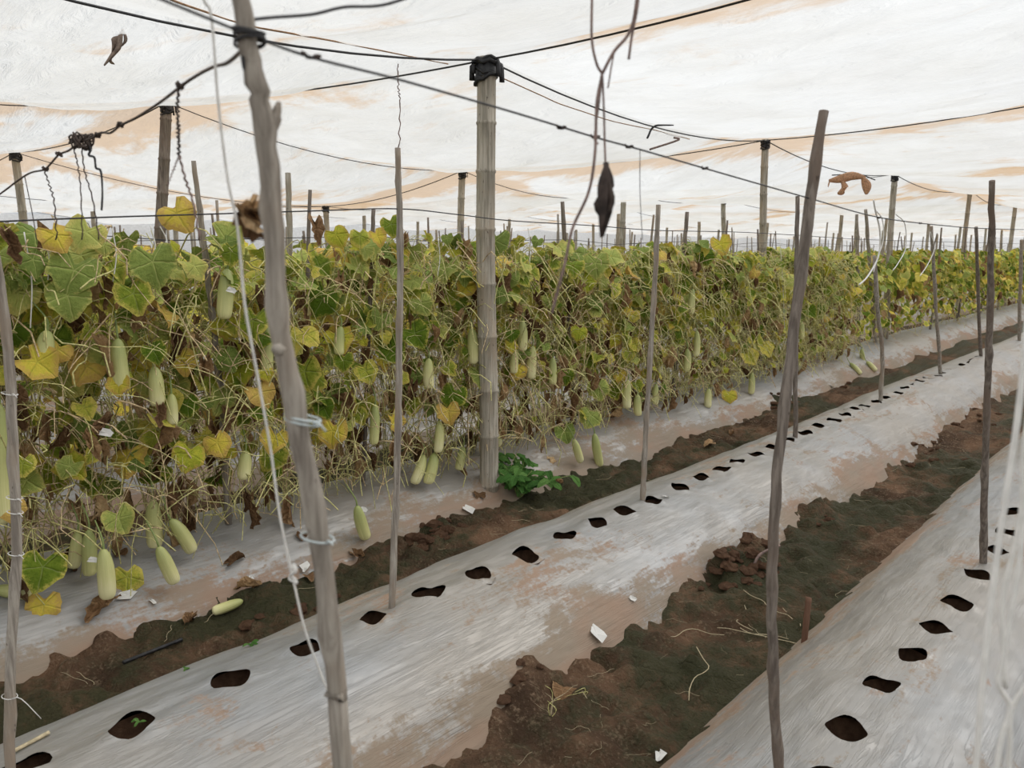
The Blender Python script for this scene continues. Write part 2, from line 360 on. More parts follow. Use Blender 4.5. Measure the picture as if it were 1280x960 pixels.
# ------------------------------------------------------------------ floor
def yspace(fine0, fine1, step, lo, hi):
    ys = list(np.arange(fine0, fine1, step)); s = step; y = fine1
    while y < hi: ys.append(y); s *= 1.06; y += s
    ys.append(hi); s = step * 4; y = fine0 - s; pre = []
    while y > lo: pre.append(y); s *= 1.3; y -= s
    pre.append(lo); return np.array(pre[::-1] + ys)
ys = yspace(0.3, 6.5, 0.018, -14, 80)
xs = [-45, -30, -22, -18]
for b in BEDS[::-1][:-4]: xs += [b - 0.5, b, b + 0.5, b + 0.62, b + 0.9]
xs += [x for x in np.arange(BEDS[3] - 0.4, BEDS[2] - 0.6, 0.12)]
xs += list(np.arange(-4.6, -4.0, 0.05)) + [-3.8, -3.6, -3.4] + list(np.arange(-3.3, -2.5, 0.022)) + [-2.4, -2.2, -2.0] + list(np.arange(-1.95, -0.9, 0.022)) + [-0.8, -0.6, -0.4, -0.25] + list(np.arange(-0.2, 0.5, 0.035)) + [0.55, 0.9, 1.4, 2.5, 5, 12, 30]
xs = np.array(sorted(set(np.round(xs, 4))))
X, Y = np.meshgrid(xs, ys)
Z = ground_z(X, Y)
nx = len(xs); ny = len(ys)
i, j = np.meshgrid(np.arange(ny - 1), np.arange(nx - 1), indexing='ij')
F = np.stack([i * nx + j, i * nx + j + 1, (i + 1) * nx + j + 1, (i + 1) * nx + j], -1).reshape(-1, 4)
fl = link('floor', meshdata('floor', np.stack([X, Y, Z], -1).reshape(-1, 3), F, [M['soil']]))
tag(fl, 'dark brown clumpy soil of the furrows with damp greenish patches', 'soil', kind='structure')

# ------------------------------------------------------------------ raised beds under plastic mulch
PIX_H2 = [(30, 962), (165, 908), (289, 850), (382, 811), (466, 772), (537, 742), (598, 718), (657, 695), (706, 671), (747, 654), (780, 639), (816, 627), (850, 610), (876, 597), (902, 587), (921, 577)]
PIX_H3 = [(1058, 913), (1101, 858), (1140, 820), (1169, 786), (1196, 756), (1221, 719), (1246, 689), (1258, 666), (1266, 640)]
def holes_from(pix, xc, lo, hi, step=0.272):
    out = []
    for p in pix:
        q = hit(*p); out.append((q[0], q[1]))
    y = out[-1][1] + step
    while y < hi: out.append((xc + random.uniform(-0.02, 0.02), y)); y += step * random.uniform(0.92, 1.08)
    y = out[0][1] - step
    while y > lo: out.append((xc + random.uniform(-0.02, 0.02), y)); y -= step
    return out
def pit_mesh():
    mb = MB(); n = 12; V = []; F = []
    for k, (r, z) in enumerate([(1.3, 0.25), (1.12, -0.35), (0.8, -0.8), (0.3, -1.0)]):
        for a in range(n):
            t = 2 * math.pi * a / n; q = r * (1 + 0.12 * math.sin(3 * t + k) + random.uniform(-0.06, 0.06))
            V.append((q * math.cos(t), q * math.sin(t), z + random.uniform(-0.12, 0.12)))
    for k in range(3):
        for a in range(n): F.append([k * n + a, k * n + (a + 1) % n, (k + 1) * n + (a + 1) % n, (k + 1) * n + a])
    F.append([3 * n + a for a in range(n)])
    return meshdata('planting_hole', np.array(V), F, [M['pit']])
PITS = [pit_mesh() for _ in range(4)]
def make_bed(xc, label, holes, step, fine1, hi, nxs):
    root = empty('raised_bed', (xc, 3, 0)); tag(root, label, 'raised bed', 'film covered raised beds')
    ysb = yspace(-0.2, fine1, step, -6, hi)
    s = np.linspace(-1, 1, nxs); sx = np.sign(s) * np.abs(s) ** 0.92 * BW * 1.06
    X, Y = np.meshgrid(xc + sx, ysb); Z = bed_z(X, Y, xc)
    V = np.stack([X, Y, Z], -1).reshape(-1, 3); nx = nxs; ny = len(ysb)
    i, j = np.meshgrid(np.arange(ny - 1), np.arange(nx - 1), indexing='ij')
    F = np.stack([i * nx + j, i * nx + j + 1, (i + 1) * nx + j + 1, (i + 1) * nx + j], -1).reshape(-1, 4)
    C = V[F].mean(1); kill = np.zeros(len(F), bool); pits = []
    for n, (hx, hy) in enumerate(holes):
        if hy > fine1 + 5: continue
        ang = random.uniform(-0.5, 0.5); a = random.uniform(0.052, 0.066); b = random.uniform(0.044, 0.056); ph = random.uniform(0, 6.28); rg = random.uniform(0.03, 0.13)
        def q(P):
            dx = P[:, 0] - hx; dy = P[:, 1] - hy
            u = (dy * math.cos(ang) + dx * math.sin(ang)) / a; v = (-dy * math.sin(ang) + dx * math.cos(ang)) / b
            t = np.arctan2(v, u); return np.hypot(u, v) / (1 + rg * np.sin(2 * t + ph) + 0.6 * rg * np.sin(3 * t + 2 * ph))
        near = np.abs(C[:, 1] - hy) < 0.2
        idx = np.where(near)[0]; ins = idx[q(C[idx]) < 1.0]; kill[ins] = True
        vi = np.unique(F[ins]); 
        if len(vi) == 0: continue
        r = q(V[vi]); edge = r > 0.55
        e = vi[edge]; P = V[e]; rr = r[edge][:, None]
        V[e, :2] = np.array([hx, hy]) + (P[:, :2] - np.array([hx, hy])) / rr
        nv = np.where(np.abs(V[:, 1] - hy) < 0.25)[0]; rq = q(V[nv])
        V[nv, 2] += 0.007 * np.exp(-((rq - 1.05) / 0.35) ** 2) * (0.6 + 0.8 * np.sin(7 * hy + 3 * np.arctan2(V[nv, 0] - hx, V[nv, 1] - hy)))
        pits.append((hx, hy, a, b, ang))
    F = F[~kill]
    used = np.unique(F); remap = -np.ones(len(V), int); remap[used] = np.arange(len(used))
    o = link('mulch_film', meshdata('mulch_film', V[used], remap[F], [M['film']]), root, rel(root))
    for n, (hx, hy, a, b, ang) in enumerate(pits):
        z = float(bed_z(np.float64(hx), np.float64(hy), xc))
        W = Matrix.Translation((hx, hy, z - 0.024)) @ Matrix.Rotation(math.pi / 2 - ang, 4, 'Z') @ Matrix.Diagonal((a * 1.1, b * 1.1, 0.042, 1))
        link('planting_hole', PITS[n % 4], o, W)
    return root
H2 = holes_from(PIX_H2, BEDS[1], 0.0, 14); H3 = holes_from(PIX_H3, BEDS[0], -1.0, 14)
make_bed(BEDS[0], 'silver film bed at lower right with round planting holes nearest the camera', H3, 0.0125, 6.0, 55, 92)
make_bed(BEDS[1], 'empty silver film bed running diagonally through the middle with a line of holes', H2, 0.0125, 7.5, 55, 92)
h1 = [(hit(185, 793)[0], hit(185, 793)[1]), (hit(131, 825)[0], hit(131, 825)[1])]
make_bed(BEDS[2], 'silver film bed under the front cucumber row with fruit resting on it', h1, 0.02, 7.0, 55, 56)
make_bed(BEDS[3], 'soil stained film bed glimpsed behind the front cucumber row', [], 0.05, 6.0, 55, 30)
for n, b in enumerate(BEDS[4:]):
    make_bed(b, 'film covered bed beneath the rear cucumber rows, hidden by foliage', [], 0.4, 6.0, 55, 12)
make_bed(0.905, 'film covered bed to the right of the photographer', [], 0.1, 6.0, 55, 24)

# ------------------------------------------------------------------ canopy: poles, wires, cloth
LANES = [7.3, 3.75, 0.2, -3.33, -6.9, -10.45, -14.0, -17.55, -21.1]
NY = [-8.0, -4.2, -0.4, 3.4, 7.15, 11.1, 15.1, 18.9, 22.7, 26.5, 30.3, 34.1, 37.9, 41.7, 45.5, 49.3, 53.1, 56.9]
NODE = {}
for a, lx in enumerate(LANES):
    for b, yy in enumerate(NY):
        NODE[a, b] = np.array([lx + random.uniform(-.12, .12), yy + random.uniform(-.25, .25) - 0.25 * max(0, a - 3) * (1 if b < 6 else 0), 2.58 + random.uniform(-.05, .05)])
for b, p in zip(range(3, 8), [(608, 72), (957, 174), (1119, 217), (1213, 236), (1270, 249)]): NODE[3, b] = atx(*p, LANES[3] if b == 3 else -3.80)
for b, p in zip(range(3, 7), [(208, 126), (578, 212), (780, 238), (904, 247)]): NODE[4, b] = atx(*p, LANES[4])
for b, p in zip(range(3, 5), [(18, 189), (407, 257)]): NODE[5, b] = atx(*p, LANES[5])
for b, p in ((3, (870, -6)), (4, (1270, 120)), (5, (1275, 202))):
    q = NODE[3, b]; e = aty(*p, q[1]); NODE[2, b] = q + (e - q) * (0.2 - q[0]) / (e[0] - q[0])
NODE[3, 2] = NODE[3, 3] + np.array([-0.05, -3.8, 0.02])
NODE[4, 2] = NODE[4, 3] + np.array([0.05, -3.6, -0.05])
def edge(p, q, t, sag): return p[None] * (1 - t)[:, None] + q[None] * t[:, None] - np.array([0, 0, 1.0]) * (4 * sag * t * (1 - t))[:, None]
SL, SV = 0.07, 0.16
def sagv(a, b): return SV * (0.75 + 0.5 * _h(np.array([a]), np.array([b]), 3)[0])
def sagl(a, b): return SL * (0.6 + 0.8 * _h(np.array([a]), np.array([b]), 5)[0])
ceil = empty('ceiling', (0, 0, 2.6)); tag(ceil, 'sagging white cloth canopy with tan water stains', 'canopy', kind='structure')
for a in range(len(LANES) - 1):
    for b in range(len(NY) - 1):
        p00, p10, p01, p11 = NODE[a, b], NODE[a + 1, b], NODE[a, b + 1], NODE[a + 1, b + 1]
        near = 2 <= a <= 5 and b <= 7
        n = 33 if near else 13
        t = np.linspace(0, 1, n)
        L0 = edge(p00, p10, t, sagl(a, b)); L1 = edge(p01, p11, t, sagl(a, b + 1))
        V0 = edge(p00, p01, t, sagv(a, b)); V1 = edge(p10, p11, t, sagv(a + 1, b))
        u = t[:, None, None]; v = t[None, :, None]
        S = (1 - v) * L0[:, None] + v * L1[:, None] + (1 - u) * V0[None] + u * V1[None] - ((1 - u) * (1 - v) * p00 + u * (1 - v) * p10 + (1 - u) * v * p01 + u * v * p11)
        e = (16 * u * (1 - u) * v * (1 - v))[..., 0]
        S[..., 2] += 0.012 - e * (0.09 + 0.06 * vn(np.array(a * 3.3), np.array(b * 1.7), 77)) + np.sqrt(e) * (0.10 * fbm(S[..., 0] * 0.9, S[..., 1] * 1.8, 3, 88) + 0.03 * fbm(S[..., 0] * 2.5, S[..., 1] * 5, 2, 99))
        i, j = np.meshgrid(np.arange(n - 1), np.arange(n - 1), indexing='ij')
        F = np.stack([i * n + j, (i + 1) * n + j, (i + 1) * n + j + 1, i * n + j + 1], -1).reshape(-1, 4)
        uu, vv = np.meshgrid(t, t, indexing='ij'); eu = np.minimum(uu, 1 - uu); ev = np.minimum(vv, 1 - vv)
        stain = np.exp(-(ev / 0.10) ** 2) * 0.9 + np.exp(-(eu / 0.08) ** 2) * 0.6 + 0.5 * np.exp(-((vv - 0.62) / 0.12) ** 2) * (uu > .1)
        stain = stain * np.clip(0.2 + 2.2 * (vn(S[..., 0] * 0.55, S[..., 1] * 0.55, 303) + 0.25), 0, 1.3) * (1.6 if a >= 4 or b >= 4 or (a == 3 and b >= 3) else 0.7)
        hem = np.exp(-(ev / 0.022) ** 2); UVh = np.stack([hem, hem * 0, hem * 0], -1).reshape(-1, 3)
        link('cloth_panel', meshdata('cloth_panel', S.reshape(-1, 3), F, [M['cloth']], True, None, stain.ravel(), UVh), ceil, rel(ceil))
bpy.context.view_layer.update(); DG = bpy.context.evaluated_depsgraph_get()
def clothhit(px, py, back=0.02):
    d = ray(px, py); ok, loc, nr, fi, ob, mw = scene.ray_cast(DG, Vector(CAM), Vector(d))
    return np.array(loc) - d * back if ok else atz(px, py, 2.5)
CORD_A = [clothhit(*p) for p in [(190, -10), (225, 4), (260, 16), (290, 26), (320, 34), (370, 43), (420, 52), (460, 60), (500, 68), (530, 74), (560, 80)]]
CORD_B = [clothhit(*p) for p in [(624, 96), (640, 103), (660, 112), (680, 121), (700, 130), (730, 140), (760, 150), (790, 157), (820, 163), (862, 174)]]
D_BUG = depth(clothhit(145, 60, 0.16))
# side and end screens
def sheet(name, P0, P1, z1, label):
    n = 60; t = np.linspace(0, 1, n); zz = np.linspace(-0.05, z1, 8)
    P0 = np.array(P0); P1 = np.array(P1); d = (P1 - P0) / np.linalg.norm(P1 - P0); nn = np.array([-d[1], d[0]])
    V = []; F = []
    for k, a in enumerate(t):
        for z in zz:
            p = P0 + (P1 - P0) * a + nn * 0.10 * math.sin(k * 1.9 + z * 0.8); V.append((p[0], p[1], z))
    for k in range(n - 1):
        for q in range(7): F.append([k * 8 + q, (k + 1) * 8 + q, (k + 1) * 8 + q + 1, k * 8 + q + 1])
    o = link(name, meshdata(name, np.array(V), F, [M['net']])); tag(o, label, 'screen wall', kind='structure')
sheet('wall_left', (-21.5, -8), (-21.5, 57.6), 2.45, 'grey white mesh screen closing the far left side')
sheet('wall_back', (-21.5, 57.6), (7.3, 57.6), 2.50, 'pale mesh screen at the far end of the rows')

def culm(P0, P1, r0, r1, node=0.27, sides=10, bend=0.01):
    P0 = np.asarray(P0, float); P1 = np.asarray(P1, float); L = np.linalg.norm(P1 - P0)
    ts = [0]; z = random.uniform(0.05, node)
    while z < L - 0.03:
        ts += [z - 0.014, z - 0.005, z + 0.005, z + 0.013]; z += node * random.uniform(0.85, 1.15)
    ts.append(L); ts = np.array(sorted(t for t in ts if 0 <= t <= L)); tt = ts / L
    P = P0 + (P1 - P0) * tt[:, None]; ph = random.uniform(0, 6)
    P[:, 0] += bend * np.sin(tt * 5 + ph) * np.sin(tt * math.pi); P[:, 1] += bend * np.cos(tt * 4 + ph) * np.sin(tt * math.pi)
    R = r0 + (r1 - r0) * tt
    for k in range(1, len(ts) - 4, 4):
        R[k + 1:k + 3] *= 1.09
    return tube(P, R, sides)
def wrap_mesh(r):
    mb = MB()
    for k in range(7):
        th = np.linspace(0, 2 * math.pi, 13); z0 = random.uniform(-0.07, 0.015); rr = r * random.uniform(1.02, 1.25); tl = random.uniform(-.03, .03)
        P = np.stack([rr * np.cos(th), rr * np.sin(th), z0 + tl * np.cos(th + k) + 0.006 * np.sin(5 * th)], -1)
        mb.add(*tube(P, random.uniform(0.006, 0.011), 5))
    for k in range(4):
        a = random.uniform(0, 6.28); q = np.array([math.cos(a), math.sin(a), 0])
        P = catmull([q * r * 1.1, q * r * 1.45 + [0, 0, -0.01], q * r * 1.5 + [0, 0, -0.05 - random.uniform(0, .04)]], 6)
        mb.add(*tube(P, np.linspace(0.008, 0.012, 6), 4, flat=0.4))
    th = np.linspace(0, 2 * math.pi, 11)[:-1]; V = [(0, 0, 0.03)] + [(r * 1.08 * math.cos(t), r * 1.08 * math.sin(t), 0.012) for t in th] + [(r * 1.12 * math.cos(t), r * 1.12 * math.sin(t), -0.06) for t in th]
    F = [[0, 1 + k, 1 + (k + 1) % 10] for k in range(10)] + [[1 + k, 11 + k, 11 + (k + 1) % 10, 1 + (k + 1) % 10] for k in range(10)]
    mb.add(V, F); return mb.data('black_wrap', [M['rubber']])
WR = wrap_mesh(0.045)
POLE_LBL = {(3, 3): 'thick bamboo pole with black lashed top rising from the leafy weed clump', (3, 4): 'pale bamboo pole with black cap behind the tallest leaning stick',
            (3, 5): 'leaning capped bamboo pole just right of the hanging brown cloth scrap', (3, 6): 'capped bamboo pole left of the slim stick at far right',
            (3, 7): 'capped bamboo pole at the right edge of the picture', (4, 3): 'dark weathered pole with draped black cap near the tangled wire',
            (4, 4): 'slim capped pole just left of the thickest bamboo pole', (4, 5): 'capped pole directly right of the hanging dark dead leaf',
            (4, 6): 'capped pole with a cross piece between the dead leaf and the pale capped pole', (5, 3): 'capped bamboo pole at the left edge of the picture'}
LEANPIX = {(3, 3): (611, 575), (3, 4): (953, 300), (3, 5): (1113, 300), (3, 6): (1205, 310), (3, 7): (1263, 312), (4, 3): (203, 262), (4, 4): (576, 290), (4, 5): (777, 305), (4, 6): (905, 302), (5, 3): (29, 280)}
nfar = 0
for (a, b), T in NODE.items():
    if a < 2 or b < 2: continue
    if (a, b) in LEANPIX:
        q = atx(*LEANPIX[a, b], T[0]); dirn = (q - T) / (q[2] - T[2]); P0 = T + dirn * (0.0 - T[2])
    else: P0 = np.array([T[0] + random.uniform(-.1, .1), T[1] + random.uniform(-.1, .1), 0.0])
    if (a, b) in [(2, 2), (2, 3)]: continue       # no pole stands in view there
    r = 0.062 if (a, b) == (3, 3) else 0.05 if (a, b) == (4, 3) else random.uniform(0.042, 0.05)
    P0[2] = surf(P0[0], P0[1]) - 0.12
    root = empty('bamboo_pole', tuple(P0))
    if (a, b) in POLE_LBL: tag(root, POLE_LBL[a, b], 'pole', 'canopy poles')
    else: tag(root, 'distant capped bamboo pole holding up the cloth canopy', 'pole', 'far canopy poles')
    V, F = culm(P0, T - np.array([0, 0, 0.0]), r * 0.98, r * 0.9, 0.3, 12 if a < 6 and b < 6 else 7)
    link('culm', meshdata('culm', V, F, [M['dark_stake'] if (a, b) == (4, 3) else M['bamboo']]), root, rel(root))
    link('black_wrap', WR, root, rel(root) @ Matrix.Translation(T - np.array([0, 0, 0.03])) @ Matrix.Rotation(random.uniform(0, 6), 4, 'Z') @ Matrix.Scale(r / 0.045 * (1.0 if (a, b) == (3, 3) else 0.95), 4))
ORD = ['nearest', 'second', 'third', 'fourth', 'fifth', 'sixth', 'seventh', 'eighth', 'ninth', 'tenth', 'eleventh', 'twelfth', 'thirteenth', 'fourteenth', 'fifteenth', 'sixteenth', 'seventeenth', 'eighteenth']
for a in range(1, len(LANES)):
    P = []
    for b in range(1, len(NY) - 1):
        e = edge(NODE[a, b], NODE[a, b + 1], np.linspace(0, 1, 13), sagv(a, b)); P += list(e[:-1])
    P.append(NODE[a, len(NY) - 1]); P = np.array(P); P[:, 2] -= 0.012
    o = link('canopy_wire', meshdata('canopy_wire', *tube(P, 0.006 if a == 3 else 0.0045, 5), [M['wire']]))
    lb = {2: 'black canopy wire overhead to the right, running along the rows', 3: 'black canopy wire running along the rows through the thickest pole top', 4: 'black canopy wire running along the rows from the dark weathered pole', 5: 'black canopy wire running along the rows from the leftmost pole'}.get(a, 'thin distant canopy wire running along the rows')
    tag(o, lb, 'wire', 'canopy wires along the rows')
for b in range(2, len(NY)):
    P = []
    for a in range(1, len(LANES) - 1):
        e = edge(NODE[a, b], NODE[a + 1, b], np.linspace(0, 1, 13), sagl(a, b)); P += list(e[:-1])
    P.append(NODE[len(LANES) - 1, b]); P = np.array(P); P[:, 2] -= 0.012
    o = link('canopy_wire', meshdata('canopy_wire', *tube(P, 0.0058 if b < 5 else 0.0042, 5), [M['wire']]))
    lb = {3: 'black cross wire spanning the rows through the thickest pole top', 4: 'black cross wire spanning the rows through the pale capped pole', 5: 'black cross wire spanning the rows at the pole by the cloth scrap'}.get(b, 'thin distant cross wire spanning the rows')
    tag(o, lb, 'wire', 'canopy cross wires')

# ------------------------------------------------------------------ stakes
def pixpts(pix, X=None):
    P = []; R = []
    for p in pix:
        xx = p[3] if len(p) > 3 else X
        q = atx(p[0], p[1], xx); P.append(q); R.append(p[2] / 2 * depth(q) / FPX)
    return np.array(P), np.array(R)
def stick(pix, X, label, matn='stake', n=26, top=0.0, sides=9, group='bamboo trellis stakes'):
    P, R = pixpts(pix, X)
    if top: d = (P[0] - P[1]) / np.linalg.norm(P[0] - P[1]); P = np.vstack([P[0] + d * top, P]); R = np.r_[R[0], R]
    d = P[-1] - P[-2]; d /= np.linalg.norm(d); k = 0; q = P[-1].copy()
    while q[2] > surf(q[0], q[1]) - 0.06 and k < 200: q = q + d * 0.02; k += 1
    if k > 3: P = np.vstack([P, q]); R = np.r_[R, R[-1]]
    C = catmull(P, n); s = np.linspace(0, len(R) - 1, n); RR = np.interp(s, np.arange(len(R)), R)
    RR *= 1 + 0.10 * (RNG.random(n) - 0.5)
    for k in range(random.randint(2, 4), n - 2, random.randint(4, 6)): RR[k] *= 1.16
    C[1:-1] += (RNG.random((n - 2, 3)) - 0.5) * RR.mean() * 0.35
    o = link('bamboo_stake', meshdata('bamboo_stake', *tube(C, RR, sides), [M[matn]])); tag(o, label, 'stake', group)
    return o, C, RR
def tie(o, px, py, X, r, mat='twine', turns=2, tail=0.06):
    c = atx(px, py, X); mb = MB()
    for k in range(turns):
        th = np.linspace(0, 2 * math.pi, 15); P = np.stack([c[0] + r * np.cos(th), c[1] + r * np.sin(th), c[2] + 0.004 * k + 0.25 * r * np.cos(th + 2)], -1); mb.add(*tube(P, 0.0013, 4))
    P = catmull([c + [r, 0, 0], c + [r + tail * .5, .15 * tail, 0.13 * tail], c + [r + tail, 0.5 * tail, -0.5 * tail]], 7); mb.add(*tube(P, 0.0011, 4))
    link('tie_string', mb.data('tie_string', [M[mat]]), o)
XB3, XB2, XB1 = BEDS[0], BEDS[1], BEDS[2]
S1, C1, R1 = stick([(300, 0, 22), (317, 90, 24), (330, 150, 26), (340, 260, 25), (347, 400, 26), (371, 520, 26), (400, 690, 26), (420, 860, 25), (429, 960, 25)], XB3, 'thickest leaning grey stick with knots, nearest the camera at left', 'stake', 46, 0.10)
mb = MB(); c = atx(341, 140, XB3); mb.add(*tube(catmull([c + [0, -.012, -.022], c + [0.004, -0.002, -0.008], c + [0.006, 0.003, 0.008]], 6), [0.008, 0.008, 0.007, 0.006, 0.004, 0.002], 6))
link('branch_stub', mb.data('branch_stub', [M['stake']]), S1)
mb = MB(); c = atx(340, 438, XB3); mb.add(*tube(catmull([c + [0, 0.014, 0], c + [0.004, 0.004, 0.001], c + [0.006, -0.003, 0.002]], 6), [0.007, 0.007, 0.0068, 0.006, 0.0045, 0.002], 6))
link('branch_stub', mb.data('branch_stub', [M['stake']]), S1)
tie(S1, 379, 527, XB3, 0.0165, 'bluetwine', 2, 0.012); tie(S1, 397, 672, XB3, 0.016, 'bluetwine', 1, 0.006)
mb = MB(); c = atx(312, 47, XB3)
for k in range(4):
    th = np.linspace(0, 2 * math.pi, 15); mb.add(*tube(np.stack([c[0] + .0125 * np.cos(th), c[1] + .0125 * np.sin(th), c[2] - .004 + .0032 * k + .003 * np.cos(th + k)], -1), 0.0015, 5))
link('wire_tie', mb.data('wire_tie', [M['wire']]), S1)
S2, C2, R2 = stick([(1030, 139, 12), (1013, 250, 14), (994, 400, 14), (975, 560, 13), (967, 660, 13), (965, 760, 13), (967, 860, 13), (974, 960, 13)], XB3, 'long dark bent stick standing right of centre in front of the pale pole', 'dark_stake', 40)
S3, _, _ = stick([(1240, 226, 7), (1237, 400, 8), (1232, 560, 8), (1228, 738, 9)], XB3, 'slender dark stake standing in the bed holes at far right', 'dark_stake', 34)
S0, _, _ = stick([(-12, 300, 11), (1, 357, 11), (11, 450, 12), (17, 580, 12), (21, 695, 12), (14, 820, 12), (12, 960, 12)], XB2, 'pale stake with white ties cut off by the left edge', 'stake', 34)
for yy in (492, 622, 640, 692, 870): tie(S0, {492: 12, 622: 18, 640: 19, 692: 20, 870: 12}[yy], yy, XB2, 0.017, 'twine', 1, 0.08 if yy == 870 else 0.015)
stick([(497, 185, 7), (500, 330, 8.5), (497, 560, 8.5), (489, 770, 9)], XB2, 'straight grey stake standing in the middle bed left of the thick pole', 'stake', 30)
stick([(823, 256, 6), (816, 400, 6.5), (807, 540, 6.5), (803, 634, 7)], XB2, 'slim grey stake standing in the middle bed between two planting holes', 'stake', 26)
stick([(997, 245, 5), (995, 380, 5.5), (994, 542, 6)], XB2, 'slim stake half hidden behind the long dark bent stick', 'dark_stake', 20)
stick([(1093, 320, 5), (1097, 390, 5), (1103, 440, 5), (1101, 496, 5)], XB2, 'short crooked stake with white cord looped around its top', 'stake', 20)
stick([(1164, 283, 4), (1171, 400, 4), (1176, 470, 4.5)], XB2, 'thin stake in the middle bed right of the crooked stake', 'stake', 16)
stick([(1220, 284, 4), (1223, 370, 4), (1226, 444, 4)], XB2, 'thin stake in the middle bed just left of the slender dark stake', 'dark_stake', 14)
stick([(1277, 300, 4), (1275, 370, 4), (1274, 425, 4)], XB2, 'thin stake in the middle bed at the right edge', 'stake', 14)
stick([(242, 201, 6), (258, 330, 7.5), (275, 480, 8), (286, 655, 9)], XB1 + 0.12, 'brown stake leaning among the front vines left of the thickest stick', 'stake', 26)
stick([(360, 216, 7), (363, 330, 7)], -5.15, 'thick bare stake behind the front row, right of the thickest leaning stick', 'bamboo', 16)
for (x, y, xb, yb, wd, lb) in [(467, 262, 464, 340, 5, 'thin stake in the vines left of the straight grey stake'), (703, 252, 707, 330, 5, 'stake in the vines right of the thick bamboo pole'), (859, 265, 853, 340, 5, 'leaning stake in the vines right of the slim grey stake'),
                              (1082, 262, 1087, 330, 4, 'thin stake in the vines left of the leaning capped pole'), (1071, 268, 1072, 330, 4, 'thin upright stake in the vines nearest the crooked stake')]:
    stick([(x, y, wd), (xb, yb, wd + .5)], XB1 + 0.05, lb, 'dark_stake' if wd == 5 else 'stake', 14)
VAR = []
for k in range(5):
    L = 1.95; n = 9; P = np.stack([0.03 * np.sin(np.linspace(0, 3 + k, n)), 0.03 * np.cos(np.linspace(0, 4, n) + k), np.linspace(-0.1, L - 0.1, n)], -1)
    VAR.append(meshdata('bamboo_stake', *tube(P, np.linspace(0.019, 0.014, n) * random.uniform(.8, 1.1), 6), [M['dark_stake' if k % 2 else 'stake']]))
cnt = 0
for k, xb in enumerate(BEDS[2:11]):
    y = 0.6 + random.uniform(0, 1.5)
    if k == 0: y = 12.5
    while y < 46 and cnt < 200:
        if not (k < 2 and y < 3):
            o = link('bamboo_stake', VAR[random.randrange(5)], None, Matrix.Translation((xb + random.uniform(-.1, .1), y, surf(xb, y))) @ Matrix.Rotation(random.gauss(0, .05), 4, 'X') @ Matrix.Rotation(random.gauss(0, .05), 4, 'Y') @ Matrix.Diagonal((1, 1, random.uniform(.84, 1.0), 1)))
            tag(o, 'distant thin trellis stake poking above the rear cucumber rows', 'stake', 'far trellis stakes'); cnt += 1
        y += random.uniform(1.4, 2.1) * (1 if y < 20 else 1.7)

# ------------------------------------------------------------------ trellis wires, cords and hanging bits
def wirething(name, P, r, mat, label, cat='wire', n=60, group=None, sides=5):
    C = catmull(P, n) if n else np.asarray(P)
    o = link(name, meshdata(name, *tube(C, r, sides), [M[mat]])); return tag(o, label, cat, group)
def px3(pix, X=None): return np.array([atx(p[0], p[1], p[2] if len(p) > 2 else X) for p in pix])
k3 = C1[np.argmin(np.abs(C1[:, 2] - atx(312, 47, XB3)[2]))]
P = list(px3([(150, -22), (235, 13), (312, 44), (390, 72), (500, 100), (640, 140), (745, 172), (800, 187), (900, 216), (1012, 248), (1100, 272), (1180, 282), (1240, 286)], XB3)); P += [np.array([XB3, 5.5, 1.70]), np.array([XB3, 9, 1.7])]
tw = wirething('trellis_wire', P, 0.0014, 'wire', 'twisted dark trellis wire from the thickest stick down to the right', n=120)
for (x, y) in [(388, 70), (700, 159), (743, 171), (785, 183), (1098, 272), (1150, 279), (880, 210)]:
    mb = MB(); c = atx(x, y, XB3)
    for q in range(3):
        th = np.linspace(0, 7, 12); mb.add(*tube(np.stack([c[0] + .0019 * np.cos(th), c[1] + (th - 3.5) * .003, c[2] + .0019 * np.sin(th + q)], -1), 0.0008, 4))
    link('wire_knot', mb.data('wire_knot', [M['rust']]), tw)
P = list(px3([(-60, 281), (0, 277), (120, 272), (250, 268), (380, 264), (497, 261), (570, 268), (640, 276), (740, 282), (822, 288), (920, 290), (996, 294), (1098, 300)], XB2)) + [np.array([XB2, 12, 1.68]), np.array([XB2, 20, 1.68])]
wirething('trellis_wire', P, 0.0022, 'wire', 'thin dark trellis wire strung between the middle bed stakes', n=90)
for xb, lb in ((XB1, 'front cucumber row'), (BEDS[3], 'second cucumber row')):
    yy = np.linspace(-2, 40, 70); wirething('trellis_wire', np.stack([xb + 0 * yy, yy, 1.66 - 0.02 * np.cos(yy * 3.5)], -1), 0.0022, 'wire', 'trellis wire along the top of the ' + lb, n=0)
tang = [(306, 60, -.64), (285, 78, -.7), (268, 83, -.8), (250, 92, -.88), (230, 105, -.95), (200, 128, -1.1), (172, 146, -1.2), (160, 152, -1.25), (150, 157, -1.3), (138, 166, -1.35), (125, 166, -1.4), (112, 174, -1.45), (100, 178, -1.5), (86, 188, -1.55), (74, 193, -1.6), (64, 204, -1.65), (55, 212, -1.7), (38, 216, -1.8), (22, 226, -1.9), (2, 241, -2.0), (-60, 285, -2.16)]
tw = wirething('tangled_wire', px3(tang), 0.0019, 'rust', 'tangled rusty wire drooping from the thickest stick towards the left edge', n=130)
